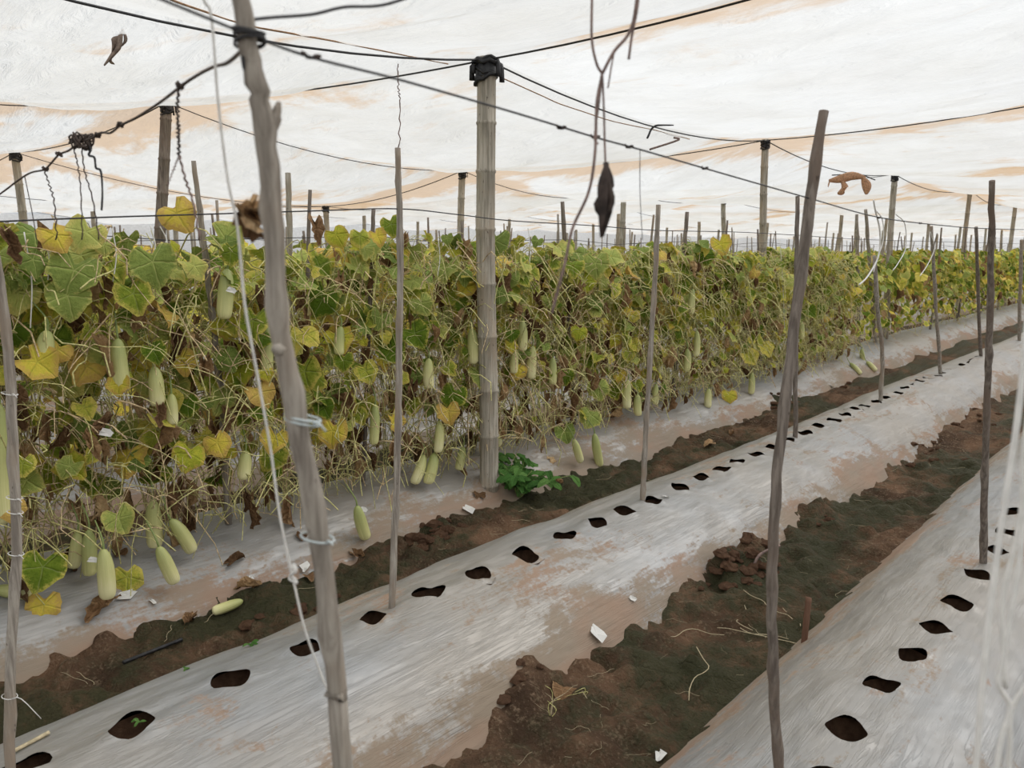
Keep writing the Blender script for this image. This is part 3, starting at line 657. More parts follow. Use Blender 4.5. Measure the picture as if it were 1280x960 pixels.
for k, (x, y, X) in enumerate([(226, 107, -.97), (150, 156, -1.3), (104, 176, -1.49), (104, 176, -1.49), (100, 179, -1.5), (74, 193, -1.6), (57, 211, -1.69), (122, 169, -1.42)]):
    mb = MB(); c = atx(x, y, X); r = 0.012 if k in (2, 3, 4) else 0.0035
    th = np.linspace(0, 13, 26); P = np.stack([c[0] + r * np.cos(th * 1.3 + k), c[1] + 1.4 * r * np.sin(th + k), c[2] + r * np.sin(th * 1.7)], -1)
    mb.add(*tube(P, 0.0018, 4)); link('wire_knot', mb.data('wire_knot', [M['rust']]), tw)
def hang(pix, X, r, mat, label, cat='string', n=30, wig=0.0, group='strings hanging from the tangled wire'):
    C = catmull(px3(pix, X), n)
    if wig: t = np.arange(n); C[:, 1] += wig * np.sin(t * 1.9); C[:, 0] += wig * np.cos(t * 2.3)
    o = link('hanging_string', meshdata('hanging_string', *tube(C, r, 4), [M[mat]])); return tag(o, label, cat, group)
hang([(106, 176), (113, 186), (111, 194), (118, 197), (120, 210), (126, 214), (128, 240), (127, 263)], -1.49, 0.0021, 'wire', 'kinked thick dark wire end hanging below the wire tangle', 'wire', 30)
hang([(92, 186), (97, 205), (101, 240), (103, 300)], -1.52, 0.0013, 'rust', 'thin straight string hanging just left of the dark wire end', wig=0.0009)
hang([(102, 184), (106, 215), (116, 250), (124, 300)], -1.5, 0.0013, 'rust', 'thin slanting string hanging right beside the dark wire end', wig=0.0009)
hang([(55, 212), (62, 232), (68, 255), (71, 300)], -1.7, 0.0014, 'rust', 'crimped thin string hanging left of the wire tangle', wig=0.0018)
hang([(31, 221), (36, 245), (41, 270), (46, 300)], -1.85, 0.001, 'rust', 'finest string hanging beside the leftmost capped pole')
hang([(223, 110), (222, 140), (223, 165), (224, 194)], -.97, 0.0018, 'rust', 'twisted cord hanging from wire in front of the dark weathered pole', wig=0.0018, n=44)
hang([(224, 194), (232, 225), (241, 252), (250, 300)], -.97, 0.0015, 'deadvine', 'forked string end below the twisted cord by the dark pole', wig=0.001)
hang([(224, 194), (217, 212), (209, 232)], -.97, 0.001, 'deadvine', 'short string end below the twisted cord by the dark pole', wig=0.001)
hang([(497, 80), (498, 110), (500, 130), (499, 185)], XB2, 0.0022, 'deadvine', 'thin wire hanging above the straight grey stake', wig=0.003)
hang([(800, 187), (800, 240), (803, 300)], XB3 - .01, 0.0006, 'wire', 'hair thin thread hanging above the slim grey stake')
P = px3([(303, 26), (340, 22), (390, 18), (430, 9), (480, 6), (540, -14)], XB3); wirething('loose_wire', P, 0.0015, 'wire', 'loose wire curving away to the right from the thickest stick top', n=40)
P = px3([(303, 70), (306, 86), (314, 91)], XB3); wirething('loose_wire', P, 0.0018, 'wire', 'short wire curl beside the thickest stick', n=14)
# brown cord sewn along the cloth
for P, lb in ((CORD_A, 'brown stained cord along the cloth left of the thick pole top'), (CORD_B, 'brown stained cord along the cloth right of the thick pole top')):
    wirething('seam_cord', np.array(P), 0.004, 'seam', lb, 'cord', 70)
# zip tie style loose ends on the wires
for (x, y, a, b, lb) in [(818, 158, (842, 156), (809, 173), 'black tie ends on the wire between the thick and pale poles'), (848, 175, (812, 187), (842, 172), 'grey twig caught between wires left of the pale pole')]:
    D = depth(atx(x, y, -3.56)) - 0.03; c = atd(x, y, D); P = [atd(*a, D), c, atd(*b, D)]
    wirething('wire_end', P, 0.009, 'wire' if y < 160 else 'deadvine', lb, n=12)
# white long string in front of the thick stick
P = px3([(215, -800), (246, -80), (264, 20), (272, 120), (284, 220), (297, 285), (306, 380), (322, 470), (338, 560), (349, 640), (362, 705), (370, 740), (382, 790), (404, 850), (424, 900)], -0.72)
o = wirething('white_string', P, 0.0014, 'twine', 'long white string hanging beside the thickest stick', 'string', 90)
mb = MB(); c = atx(366, 718, -0.72)
for k in range(3):
    th = np.linspace(0, 9, 16); mb.add(*tube(np.stack([c[0] + .002 * np.cos(th), c[1] + .004 * np.sin(th + k), c[2] + (th - 4.5) * .0025], -1), 0.0011, 4))
link('knot', mb.data('knot', [M['twine']]), o)
# white twines of the front row
for k, (x, y0, xb, y1) in enumerate([(30, 290, 38, 410), (52, 292, 60, 350), (140, 285, 141, 352), (188, 282, 191, 330), (200, 283, 208, 316), (660, 285, 662, 330), (548, 300, 547, 345), (975, 300, 981, 420)]):
    c0 = atx(x, y0, XB1 + 0.28); c1 = atx(xb, y1, XB1 + 0.30)
    wirething('trellis_twine', [c0, (c0 + c1) / 2 + [0, .015, 0], c1], 0.0026, 'twine', 'white trellis twine hanging into the top of the front cucumber row', 'twine', 14, 'white trellis twines of the front row')
for k, pix in enumerate([[(1092, 250), (1094, 262), (1100, 290), (1098, 320), (1085, 345), (1074, 356)], [(1094, 262), (1103, 275), (1104, 300), (1096, 325), (1092, 340)], [(1120, 268), (1131, 280), (1132, 310), (1122, 330), (1116, 338)], [(1163, 290), (1168, 310), (1160, 330), (1150, 345)]]):
    wirething('hanging_rope', px3(pix, XB2 + 0.02), 0.007 if k == 0 else 0.0045, 'twine', ['thick white rope looping over the short crooked stake', 'thin white cord beside the short crooked stake', 'loose white cord hanging right of the leaning capped pole', 'white cord hanging from the thin stake in the middle bed'][k], 'cord', 30)
# close white twine at the right edge
DW = 0.62
def near(pix, D): return np.array([atd(x, y, D) for x, y in pix])
o = wirething('plastic_twine', near([(1330, -1150), (1318, -300), (1302, 200), (1284, 400), (1272, 520), (1254, 640), (1240, 740), (1230, 830), (1222, 930), (1214, 1040)], DW), 0.0026, 'twine', 'white plastic twine hanging very close at the right edge', 'twine', 50)
for k, pix in enumerate([[(1296, 500), (1284, 620), (1268, 740), (1252, 830), (1248, 856), (1262, 884), (1250, 930), (1240, 1000)], [(1300, 800), (1284, 852), (1264, 886), (1262, 930), (1258, 1000)], [(1290, 480), (1280, 560), (1276, 640), (1264, 700), (1252, 760), (1256, 860)]]):
    link('strand', meshdata('strand', *tube(catmull(near(pix, DW + .01 * k), 40), 0.0022, 5), [M['twine']]), o)
# hanging dead vine in front
DV = 0.85
vr = empty('dead_vine', tuple(atd(753, 92, DV))); tag(vr, 'dead forked vine with a dark dried leaf dangling close overhead', 'dead vine')
for k, (pix, r) in enumerate([([(735, -700), (738, -330), (742, -150), (740, 0), (740, 50), (746, 80), (753, 92)], 0.0016), ([(850, -700), (830, -330), (806, -120), (796, 0), (787, 40), (768, 64), (753, 92)], 0.0019), ([(840, -700), (818, -250), (806, -90), (798, 0), (790, 45), (786, 74)], 0.0016), ([(768, 64), (764, 85), (760, 110)], 0.0010),
                              ([(753, 92), (746, 130), (744, 190), (736, 240), (716, 285), (706, 330), (690, 392)], 0.0018), ([(753, 92), (755, 140), (756, 180), (757, 208)], 0.0013), ([(753, 90), (749, 130), (743, 172), (748, 180)], 0.0010)]):
    link('vine_strand', meshdata('vine_strand', *tube(catmull(near(pix, DV), 30), r, 5), [M['deadvine']]), vr, rel(vr))
mb = MB()
for k in range(9):
    x0 = 757 + random.uniform(-2, 2); pix = [(x0, 203), (757 + random.uniform(-7, 8), 232), (756 + random.uniform(-9, 9), 255), (754 + random.uniform(-4, 3), random.uniform(268, 297))]
    C = catmull(near(pix, DV + random.uniform(-.008, .008)), 10); mb.add(*tube(C, 0.0062 * np.sin(np.linspace(0.35, 2.9, 10)) * random.uniform(.7, 1.2), 6, True, 0.5))
link('dried_leaf', mb.data('dried_leaf', [M['clump']]), vr, rel(vr))

# ------------------------------------------------------------------ leaf meshes
def leaf_geo(seed, dry=False, weed=False):
    rs = np.random.default_rng(seed); n = 20; rings = (0.45, 0.8, 1.0)
    th = (np.arange(n) + 0.5) / n * 2 * math.pi
    def rad(t):                                   # t = 0 towards the tip (+Y), notch at t = pi
        if weed: return 0.30 + 0.72 * np.abs(np.cos(t / 2)) ** 6 + 0.04 * np.cos(9 * t)
        q = np.minimum(t, 2 * math.pi - t)
        tip = 0.15 * np.exp(-(q / 0.30) ** 2); sh = 0.065 * np.exp(-((q - 1.15) / 0.25) ** 2) + 0.07 * np.exp(-((q - 2.35) / 0.4) ** 2)
        notch = -0.46 * np.exp(-((q - math.pi) / 0.25) ** 2)
        return 0.55 + tip + sh + notch + 0.055 * (rs.random(n) - .5)
    R = rad(th); V = [(0, 0, 0)]; UV = [(0, 0, 0)]
    ph = rs.uniform(0, 6.28, 4); fold = rs.uniform(-0.25, 0.55); droop = rs.uniform(0.1, 0.7); curl = rs.uniform(-0.2, 0.5); wv = rs.uniform(0.03, 0.085)
    if dry: fold = rs.uniform(1.0, 2.2); droop = rs.uniform(-.2, .3); wv = rs.uniform(0.08, 0.14)
    for k, q in enumerate(rings):
        for a in range(n):
            r = R[a] * q; x = r * math.sin(th[a]); y = r * math.cos(th[a])
            z = fold * abs(x) * (0.6 + 0.4 * abs(x)) - droop * y * y - curl * q ** 3 * 0.25 + wv * math.sin(4 * th[a] + ph[0]) * q * q + wv * 0.7 * math.sin(9 * th[a] + ph[1]) * q * q
            if dry:
                x *= 0.42 + 0.12 * math.sin(3 * y + ph[2]); z = z * 0.5 + 0.13 * math.sin(5 * y + ph[3]) * q + rs.uniform(-.12, .12) * q; y = y * 1.3 + rs.uniform(-.12, .12) * q
                x += rs.uniform(-.10, .10) * q
            if weed: x *= 0.62; y *= 1.1
            V.append((x, y + (0.22 if not dry else 0.3), z)); UV.append((math.sin(th[a]), math.cos(th[a]), q))
    V[0] = (0, 0.22 if not dry else 0.3, 0)
    F = [[0, 1 + (a + 1) % n, 1 + a] for a in range(n)]
    for k in range(len(rings) - 1):
        for a in range(n): F.append([1 + k * n + a, 1 + k * n + (a + 1) % n, 1 + (k + 1) * n + (a + 1) % n, 1 + (k + 1) * n + a])
    return np.array(V), F, np.array(UV)
GEO = [leaf_geo(k) for k in range(10)]; GDRY = [leaf_geo(100 + k, True) for k in range(8)]; GWEED = [leaf_geo(200 + k, weed=True) for k in range(3)]
def leaf_low(g):                                  # cheap version: centre and outer ring only
    V, F, UV = g; n = 20; sel = [0] + [1 + 2 * n + a for a in range(0, n, 2)]; k = len(sel) - 1
    return V[sel], [[0, 1 + (a + 1) % k, 1 + a] for a in range(k)], UV[sel]
LOW = [leaf_low(g) for g in GEO]; LOWD = [leaf_low(g) for g in GDRY]
LM = {}
for key, gs in (('leaf', GEO), ('dusty', GEO), ('yellow', GEO), ('dry', GDRY), ('weed', GWEED), ('flatdry', GEO)):
    mt = M['dry' if key == 'flatdry' else key]
    LM[key] = [meshdata('dried_leaf' if 'dry' in key else 'leaf', V, F, [mt], True, None, np.full(len(V), RNG.random()), UV) for V, F, UV in gs]
def frame(nrm, tip):
    n = Vector(nrm).normalized(); t = Vector(tip); t = t - n * t.dot(n)
    if t.length < 1e-3: t = n.orthogonal()
    t.normalize(); x = t.cross(n)
    return Matrix(((x.x, t.x, n.x, 0), (x.y, t.y, n.y, 0), (x.z, t.z, n.z, 0), (0, 0, 0, 1)))
def leafmat(pos, nrm, tip, s): return Matrix.Translation(pos) @ frame(nrm, tip) @ Matrix.Scale(s, 4)
g_ = random.gauss
def vine_strand(x0, y0, z0, z1, sway, r, n=11):
    z = np.linspace(z0, z1, n); t = np.linspace(0, 1, n); p = RNG.uniform(0, 6.28, 4)
    x = x0 + sway * 0.6 * np.sin(t * 5 + p[0]) * t + 0.02 * np.sin(t * 17 + p[1]); y = y0 + sway * np.sin(t * 4 + p[2]) * t + 0.025 * np.sin(t * 14 + p[3])
    return tube(np.stack([x, y, z], -1), np.linspace(r, r * .6, n), 4, False)
def tendril(c, L):
    n = 8; d = RNG.normal(size=3); d[2] *= 0.8; d /= np.linalg.norm(d); t = np.linspace(-.5, .5, n)[:, None]
    e = RNG.normal(size=3); e -= d * (e @ d); e /= np.linalg.norm(e)
    return tube(c + d * L * t + e * L * 0.22 * np.cos(t * RNG.uniform(3, 9)) - np.array([0, 0, .35]) * L * (4 * t * t), 0.0019 + 0.0022 * RNG.random() ** 2, 3, False)
def greenness(y, z):                               # the row is drier at the left and low down, greener to the right
    return 0.30 + 0.05 * min(y, 8) + 0.22 * (z - 0.8)
def pickleaf(y, z, xo):
    gq = greenness(y, z); r = random.random()
    if r > 0.74 + 0.26 * min(1, gq): return 'dry'
    r = random.random()
    if r < 0.14: return 'yellow'
    return 'dusty' if random.random() < 0.30 + 0.35 * max(0, z - 1.0) else 'leaf'
def leafpose(x0, y, z, key, side):
    xo = side * random.uniform(0.04, 0.30) if random.random() < .8 else random.uniform(-.15, .15)
    pos = (x0 + xo, y, z)
    if key == 'dry':
        s = random.uniform(0.065, 0.13); return pos, (side * random.uniform(.3, 1), g_(0, .6), g_(0, .25)), (g_(0, .2), g_(0, .2), -1), s
    s = random.choice([random.uniform(0.045, 0.08), random.uniform(0.07, 0.12), random.uniform(0.09, 0.155)]) * (0.75 + 0.28 * min(1.2, z / 1.2))
    nrm = (side * random.uniform(.35, 1.1), g_(0, .5), random.uniform(0.05, 0.9) + (0.35 if z > 1.4 else 0))
    return pos, nrm, (side * .35 + g_(0, .3), g_(0, .55), -random.uniform(.5, 1)), s
def topz(y): return 1.66 - 0.014 * min(y, 10) + 0.05 * math.sin(y * 2.3) + 0.03 * math.sin(y * 5.1)

# ------------------------------------------------------------------ front row plants, leaf by leaf
def vinepart(root, x0, y, zt, dry, nst=10, ntd=40, spread=0.18):
    mb = MB()
    for k in range(nst): mb.add(*vine_strand(x0 + g_(0, .07), y + random.uniform(-spread, spread), surf(x0, y) - .01, zt * random.uniform(.75, 1.02), random.uniform(.04, .14), random.uniform(.0022, .0042)), 0 if random.random() > dry else 1)
    for k in range(ntd):
        c = np.array([x0 + random.uniform(-.2, .36), y + random.uniform(-spread, spread) * 1.2, random.uniform(0.30, zt + .03)]); mb.add(*tendril(c, random.uniform(.12, .38)), 0 if random.random() > dry else 1)
    for k in range(int(ntd * (.34 if y < 4.2 else .2))):
        c = np.array([x0 + random.uniform(.12, .40), y + random.uniform(-spread, spread) * 1.2, 0.34 + (zt - .4) * random.random()]); mb.add(*tendril(c, random.uniform(.15, .42)), 0 if random.random() > dry * .7 else 1)
    o = link('vine_stems', mb.data('vine_stems', [M['stem'], M['drystem']]), root, rel(root)); o['kind'] = 'stuff'; return o
def petiole(root, p, q, mbs): mbs.add(*tube(catmull([p, (np.array(p) + q) / 2 + [0.02, 0, 0.03], q], 5), 0.0022, 3, False))
NEARP = []
def seglabel(y):
    k = int(round((y - 3.4) / 0.30)); w_ = ORD[min(17, abs(k) - 1 if k else 0)]
    if k == 0: return 'cucumber vine of the front row climbing right at the thick bamboo pole'
    if y < 10.2 and abs(k) < 18: return ('half dried' if k < 0 else 'leafy green') + ' cucumber vine of the front row, ' + w_ + (' left' if k < 0 else ' right') + ' of the thick pole'
    if y < 1.0: return 'yellowing cucumber vine of the front row at the left edge of the picture'
    if y < 1.95: return 'yellowing cucumber vine of the front row around the brown leaning stake'
    if y < 3.2: return 'half dried cucumber vine of the front row left of the thick bamboo pole'
    if y < 4.6: return 'leafy cucumber vine of the front row just right of the thick bamboo pole'
    if y < 7.0: return 'green cucumber vine of the front row between slim grey stake and dark bent stick'
    return 'small looking green cucumber vine of the front row right of the dark bent stick'
y = -0.15
while y < 10.2:
    x0 = XB1 + g_(0, .02); zb = surf(x0, y)
    root = empty('cucumber_plant', (x0, y, zb)); tag(root, seglabel(y), 'cucumber plant', 'front row cucumber plants'); NEARP.append((y, root))
    zt = topz(y); dry = max(.15, .55 - .05 * y)
    vinepart(root, x0, y, zt, dry, 15, 105)
    nl = 58 if y < 5 else 62
    for k in range(int(28 - 2.0 * y)):
        z = 0.30 + (zt - .4) * random.random() ** 1.3; pos, nrm, tip, s = leafpose(x0, y + random.uniform(-.18, .18), z, 'dry', 1 if random.random() < .75 else -1)
        link('dried_leaf', LM['dry'][random.randrange(8)], root, rel(root) @ leafmat(pos, nrm, tip, s * random.uniform(.55, 1.15)))
    ps = MB()
    for k in range(nl):
        u = random.random(); z = 0.40 + (zt - 0.36) * u ** 0.72
        if y < 3 and z < 0.62 and random.random() < .55: z += 0.6
        yy = y + random.uniform(-.2, .2); key = pickleaf(y, z, 0); side = 1 if random.random() < .72 else -1
        pos, nrm, tip, s = leafpose(x0, yy, z, key, side)
        W = leafmat(pos, nrm, tip, s * (1.0 if y > 1.5 else 1.08))
        link('dried_leaf' if key == 'dry' else 'leaf', LM[key][random.randrange(len(LM[key]))], root, rel(root) @ W)
        petiole(root, (x0 + (pos[0] - x0) * .2, yy + g_(0, .05), z - random.uniform(0, .1)), np.array(pos), ps)
    link('leaf_stalks', ps.data('leaf_stalks', [M['stem']]), root, rel(root))['kind'] = 'stuff'
    y += 0.30
# leaves that stand out in the photograph: pixel of the centre, width in pixels, kind, distance plane
SPEC = [(98, 350, 60, 'dusty'), (84, 380, 52, 'dusty'), (165, 376, 46, 'leaf'), (190, 338, 56, 'dusty'), (113, 300, 46, 'dusty'), (40, 332, 40, 'dusty'), (218, 276, 46, 'yellow'), (66, 302, 40, 'yellow'), (306, 276, 34, 'dry'), (240, 340, 36, 'dusty'),
        (40, 465, 48, 'yellow'), (150, 485, 28, 'yellow'), (190, 445, 30, 'leaf'), (418, 545, 38, 'yellow'), (147, 655, 38, 'dusty'), (57, 718, 52, 'leaf'), (57, 763, 40, 'yellow'), (160, 728, 38, 'leaf'), (515, 425, 36, 'leaf'), (525, 385, 30, 'dusty'),
        (622, 308, 38, 'dusty'), (625, 370, 28, 'dusty'), (600, 475, 34, 'dusty'), (570, 500, 34, 'leaf'), (740, 525, 30, 'dusty'), (705, 545, 26, 'dusty'), (748, 490, 28, 'dusty'), (640, 352, 26, 'dusty'), (330, 470, 22, 'yellow'), (323, 498, 36, 'yellow'),
        (240, 575, 40, 'yellow'), (270, 560, 34, 'yellow'), (30, 585, 30, 'leaf'), (12, 640, 36, 'yellow'), (418, 300, 30, 'yellow'), (395, 290, 32, 'dry'), (450, 300, 26, 'leaf'), (488, 286, 28, 'leaf'), (745, 335, 34, 'dusty'), (900, 310, 26, 'yellow'), (985, 355, 22, 'dusty'), (725, 418, 22, 'yellow'),
        (955, 440, 20, 'leaf'), (935, 450, 22, 'leaf'), (912, 497, 20, 'yellow'), (470, 300, 24, 'yellow'), (640, 420, 20, 'leaf'), (455, 470, 30, 'leaf'), (430, 455, 26, 'leaf'), (610, 535, 26, 'leaf'), (345, 555, 34, 'yellow'), (10, 310, 40, 'dry'), (200, 520, 30, 'dry'), (110, 560, 34, 'dry'), (290, 320, 30, 'leaf'), (560, 520, 30, 'yellow')]
for (x, yp, wd, key) in SPEC:
    c = atx(x, yp - wd * .15, XB1 + 0.33)
    s = wd * depth(c) / FPX / 1.15
    root = min(NEARP, key=lambda q: abs(q[0] - c[1]))[1]
    dd = CAM - c; nrm = dd / np.linalg.norm(dd) + np.array([0.1, g_(0, .25), 0.45])
    top = Vector(c) - 0.25 * s * Vector((0.2, 0, -1))
    W = leafmat(top, tuple(nrm), (g_(.1, .15), g_(0, .3), -1), s)
    link('dried_leaf' if key == 'dry' else 'leaf', LM[key][random.randrange(len(LM[key]))], root, rel(root) @ W)

# ------------------------------------------------------------------ plants farther along and behind, one foliage mesh each
FM = [M['leaf'], M['dusty'], M['yellow'], M['dry'], M['stem'], M['drystem']]
FK = {'leaf': 0, 'dusty': 1, 'yellow': 2, 'dry': 3}
def foliage(mb, x0, y, half, nl, zt, low, ntd, smul=1.0, zmin=0.38):
    for k in range(nl):
        z = zmin + (zt - zmin + .04) * random.random() ** 0.75; key = pickleaf(y, z, 0); side = 1 if random.random() < .6 else -1
        pos, nrm, tip, s = leafpose(x0, y + random.uniform(-half, half), z, key, side)
        gs = (LOWD if key == 'dry' else LOW) if low else (GDRY if key == 'dry' else GEO)
        V, F, UV = gs[random.randrange(len(gs))]; W = np.array(leafmat(pos, nrm, tip, s * smul * 1.15))
        mb.add(V @ W[:3, :3].T + W[:3, 3], F, FK[key], random.random(), UV)
    for k in range(ntd):
        mb.add(*tendril(np.array([x0 + random.uniform(-.2, .25), y + random.uniform(-half, half), random.uniform(.3, zt)]), random.uniform(.2, .5)), 4 if random.random() > .35 else 5)
    for k in range(max(2, ntd // 6)):
        mb.add(*vine_strand(x0 + g_(0, .06), y + random.uniform(-half, half), 0.22, zt * random.uniform(.7, 1), .1, .0035, 7), 4 if random.random() > .4 else 5)
def far_plant(x0, y, half, nl, label, group, smul=1.0, low=True, ntd=14):
    mb = MB(); foliage(mb, x0, y, half, nl, topz(y) - random.uniform(0, .05), low, ntd, smul)
    root = empty('cucumber_plant', (x0, y, surf(x0, y))); tag(root, label, 'cucumber plant', group)
    o = link('foliage', mb.data('foliage', FM), root, rel(root)); o['kind'] = 'stuff'
y = 10.3
while y < 22: far_plant(XB1, y, .26, 70, 'distant cucumber vine of the front row towards the right edge', 'far cucumber plants of the front row'); y += .5
while y < 46: far_plant(XB1, y, .55, 80, 'distant cucumber vine of the front row towards the right edge', 'far cucumber plants of the front row', 1.25, True, 8); y += 1.05
y = 0.1
while y < 9: far_plant(BEDS[3], y, .24, 70, 'cucumber vine of the second row seen through gaps in the front row', 'second row cucumber plants', 1.0, True, 60); y += .45
while y < 46: far_plant(BEDS[3], y, .55, 60, 'cucumber vine of the second row seen over the front row', 'second row cucumber plants', 1.25, True, 8); y += 1.1
mb = MB()
for xb in BEDS[4:11]:
    y = 0.5 - 0.25 * xb * 0
    while y < 46: foliage(mb, xb, y, .6, 34, topz(y) - random.uniform(0, .1), True, 3, 1.45, 0.5); y += 1.15
o = link('cucumber_foliage', mb.data('cucumber_foliage', FM)); tag(o, 'mass of cucumber foliage in the rear rows behind the front ones', 'foliage', kind='stuff')

# ------------------------------------------------------------------ cucumbers
def cuke_mesh(seed):
    rs = np.random.default_rng(seed); n = 14; sides = 12; t = np.linspace(0, 1, n)
    prof = np.array([0.16, 0.40, 0.64, 0.80, 0.91, 1.0, 1.02, 1.03, 1.03, 1.02, 0.99, 0.90, 0.68, 0.22])
    tt = np.array([0, .03, .09, .17, .26, .36, .46, .56, .66, .76, .86, .93, .98, 1.0])
    b = rs.uniform(-.25, .25); V = []; UV = []
    for k in range(n):
        for a in range(sides):
            th = 2 * math.pi * a / sides; r = prof[k] * (1 + 0.02 * math.cos(5 * th))
            V.append((r * math.cos(th) + b * 4 * tt[k] * (1 - tt[k]), r * math.sin(th), -tt[k])); UV.append((math.cos(th), math.sin(th), tt[k]))
    F = []
    for k in range(n - 1):
        for a in range(sides): F.append([k * sides + a, (k + 1) * sides + a, (k + 1) * sides + (a + 1) % sides, k * sides + (a + 1) % sides])
    F.append(list(range(sides))); F.append([(n - 1) * sides + a for a in range(sides)][::-1])
    return meshdata('cucumber', np.array(V), F, [M['cuke']], True, None, None, np.array(UV))
CM = [cuke_mesh(k) for k in range(5)]
def stalk_mesh():
    P = catmull([(0, 0, 0.02), (0.1, 0.05, 0.12), (0.15, -.1, 0.3)], 7) ; return P
def cucumber(a, b, wpx, label, lying=False, ncut=False):
    a = np.asarray(a); b = np.asarray(b); L = np.linalg.norm(b - a); R = wpx / 2 * depth((a + b) / 2) / FPX
    d = Vector((a - b) / L); x = d.orthogonal().normalized(); yv = d.cross(x)
    W = Matrix.Translation(a) @ Matrix(((x.x * R, yv.x * R, d.x * L, 0), (x.y * R, yv.y * R, d.y * L, 0), (x.z * R, yv.z * R, d.z * L, 0), (0, 0, 0, 1)))
    o = link('cucumber', CM[random.randrange(5)], None, W); tag(o, label, 'cucumber', 'pale ripe cucumbers')
    if not ncut:
        P = catmull([a - np.array(d) * .008, a + np.array(d) * .03 + [0, 0, .012], a + np.array([-.06, random.uniform(-.03, .03), .11])], 7)
        Wi = W.inverted(); V, F = tube(P, np.linspace(.0055, .003, 7), 5)
        V = np.array([Wi @ Vector(v) for v in V]); link('stalk', meshdata('stalk', V, F, [M['stalk']]), o)
    return o
HANG = [((284, 336), (280, 399), 19, 'fat pale cucumber hanging highest, just left of the long white string'),
        ((59, 413), (57, 456), 20, 'pale cucumber hanging left of the lone bright one under the big heart leaves'),
        ((147, 423), (154, 487), 21, 'bright pale cucumber hanging with a yellow leaf at its tip'),
        ((193, 458), (197, 508), 18, 'shaded cucumber hanging right of the bright one, brown leaves around it'),
        ((214, 492), (216, 531), 14, 'shaded small cucumber hanging lowest of the dim pair left of the brown stake'),
        ((-1, 505), (4, 655), 26, 'longest yellow cucumber hanging cut off by the left edge'),
        ((307, 563), (304, 600), 16, 'short cucumber hanging above a yellow leaf left of the thickest stick'),
        ((426, 408), (424, 444), 13, 'short cucumber hanging between the thickest stick and the straight grey stake'),
        ((333, 405), (334, 472), 14, 'dim cucumber half hidden behind the thickest stick'),
        ((97, 664), (92, 711), 15, 'leftmost cucumber of the three hanging together above the left bed'),
        ((111, 662), (112, 720), 17, 'middle cucumber of the three hanging together above the left bed'),
        ((129, 686), (135, 749), 20, 'largest cucumber of the three, its tip touching the film'),
        ((191, 624), (194, 685), 19, 'upright cucumber hanging over the top end of another one'),
        ((213, 649), (241, 690), 17, 'cucumber leaning on the film right of the upright one'),
        ((198, 683), (219, 729), 17, 'cucumber lying diagonally on film, its top under the upright one'),
        ((446, 632), (458, 674), 15, 'lone cucumber hanging against the film by a white scrap'),
        ((469, 505), (467, 556), 12, 'slim cucumber hanging just left of the straight grey stake'),
        ((530, 568), (517, 605), 13, 'left cucumber of the pair resting on film right of the straight grey stake'),
        ((543, 566), (534, 605), 14, 'right cucumber of the pair resting on film right of the straight grey stake'),
        ((549, 526), (547, 566), 12, 'cucumber hanging just above the resting pair'),
        ((579, 558), (573, 588), 11, 'small tilted cucumber hanging close left of the thick pole foot'),
        ((624, 525), (622, 559), 11, 'cucumber hanging against the lower right side of the thick pole'),
        ((590, 410), (592, 455), 14, 'cucumber hanging at the left side of the thick pole, midway up'),
        ((653, 401), (653, 439), 12, 'topmost cucumber of the cluster right of the thick pole'),
        ((643, 433), (642, 467), 10, 'slimmest cucumber of the cluster right of the thick pole'),
        ((666, 432), (664, 474), 12, 'third cucumber of the cluster right of the thick pole'),
        ((691, 447), (691, 481), 10, 'rightmost cucumber of the cluster right of the thick pole'),
        ((536, 448), (537, 486), 13, 'cucumber hanging between the straight grey stake and the thick pole'),
        ((785, 475), (784, 511), 11, 'cucumber hanging just left of the slim grey stake'),
        ((797, 493), (798, 520), 10, 'cucumber partly behind the slim grey stake'),
        ((743, 542), (750, 583), 11, 'bright cucumber hanging low near the furrow left of the slim grey stake'),
        ((717, 549), (726, 578), 10, 'green cucumber hanging beside the bright low one left of the slim grey stake'),
        ((866, 361), (864, 393), 9, 'cucumber hanging high right of the slim grey stake'),
        ((871, 413), (870, 446), 8, 'slim cucumber hanging midway right of the slim grey stake'),
        ((859, 436), (858, 465), 9, 'cucumber hanging lower left of the slim midway one'),
        ((940, 466), (939, 493), 8, 'cucumber hanging under bright green leaves left of the dark bent stick'),
        ((886, 486), (885, 510), 9, 'cucumber hanging near the bed left of the dark bent stick'),
        ((820, 480), (819, 506), 8, 'small cucumber hanging low right of the slim grey stake'),
        ((1002, 402), (1002, 424), 7, 'tiny looking cucumber hanging just right of the dark bent stick'),
        ((1077, 436), (1079, 458), 6, 'distant cucumber hanging above two lying ones near the crooked stake')]
for a, b, wd, lb in HANG:
    h = hit(*b); Xp = XB1 + 0.315
    if h[0] > XB1 + 0.02 and a[1] > 500 and h[0] < XB1 + .6:
        R = wd / 2 * depth(h) / FPX; Xp = min(Xp + 0.16, (h - ray(*b) * 2.4 * R)[0])
    A = atx(*a, Xp - 0.02); B = atx(*b, Xp); cucumber(A, B, wd, lb)
LYING = [
         ((304, 757), (266, 773), 13, 'loose pale green cucumber lying at the furrow edge'),
         ((-6, 746), (41, 750), 17, 'cucumber lying on the film behind the stake at the left edge'),
         ((1062, 457), (1076, 471), 6, 'distant lying cucumber left of the crooked stake'),
         ((1083, 455), (1095, 467), 6, 'distant lying cucumber touching the crooked stake')]
for a, b, wd, lb in LYING:
    A = hit(*a); B = hit(*b); R = wd / 2 * depth(A) / FPX
    A[2] += R * .8; B[2] += R * .8; A[2] = max(A[2], surf(A[0], A[1]) + R); B[2] = max(B[2], surf(B[0], B[1]) + R)
    cucumber(A, B, wd, lb, True, wd == 13)

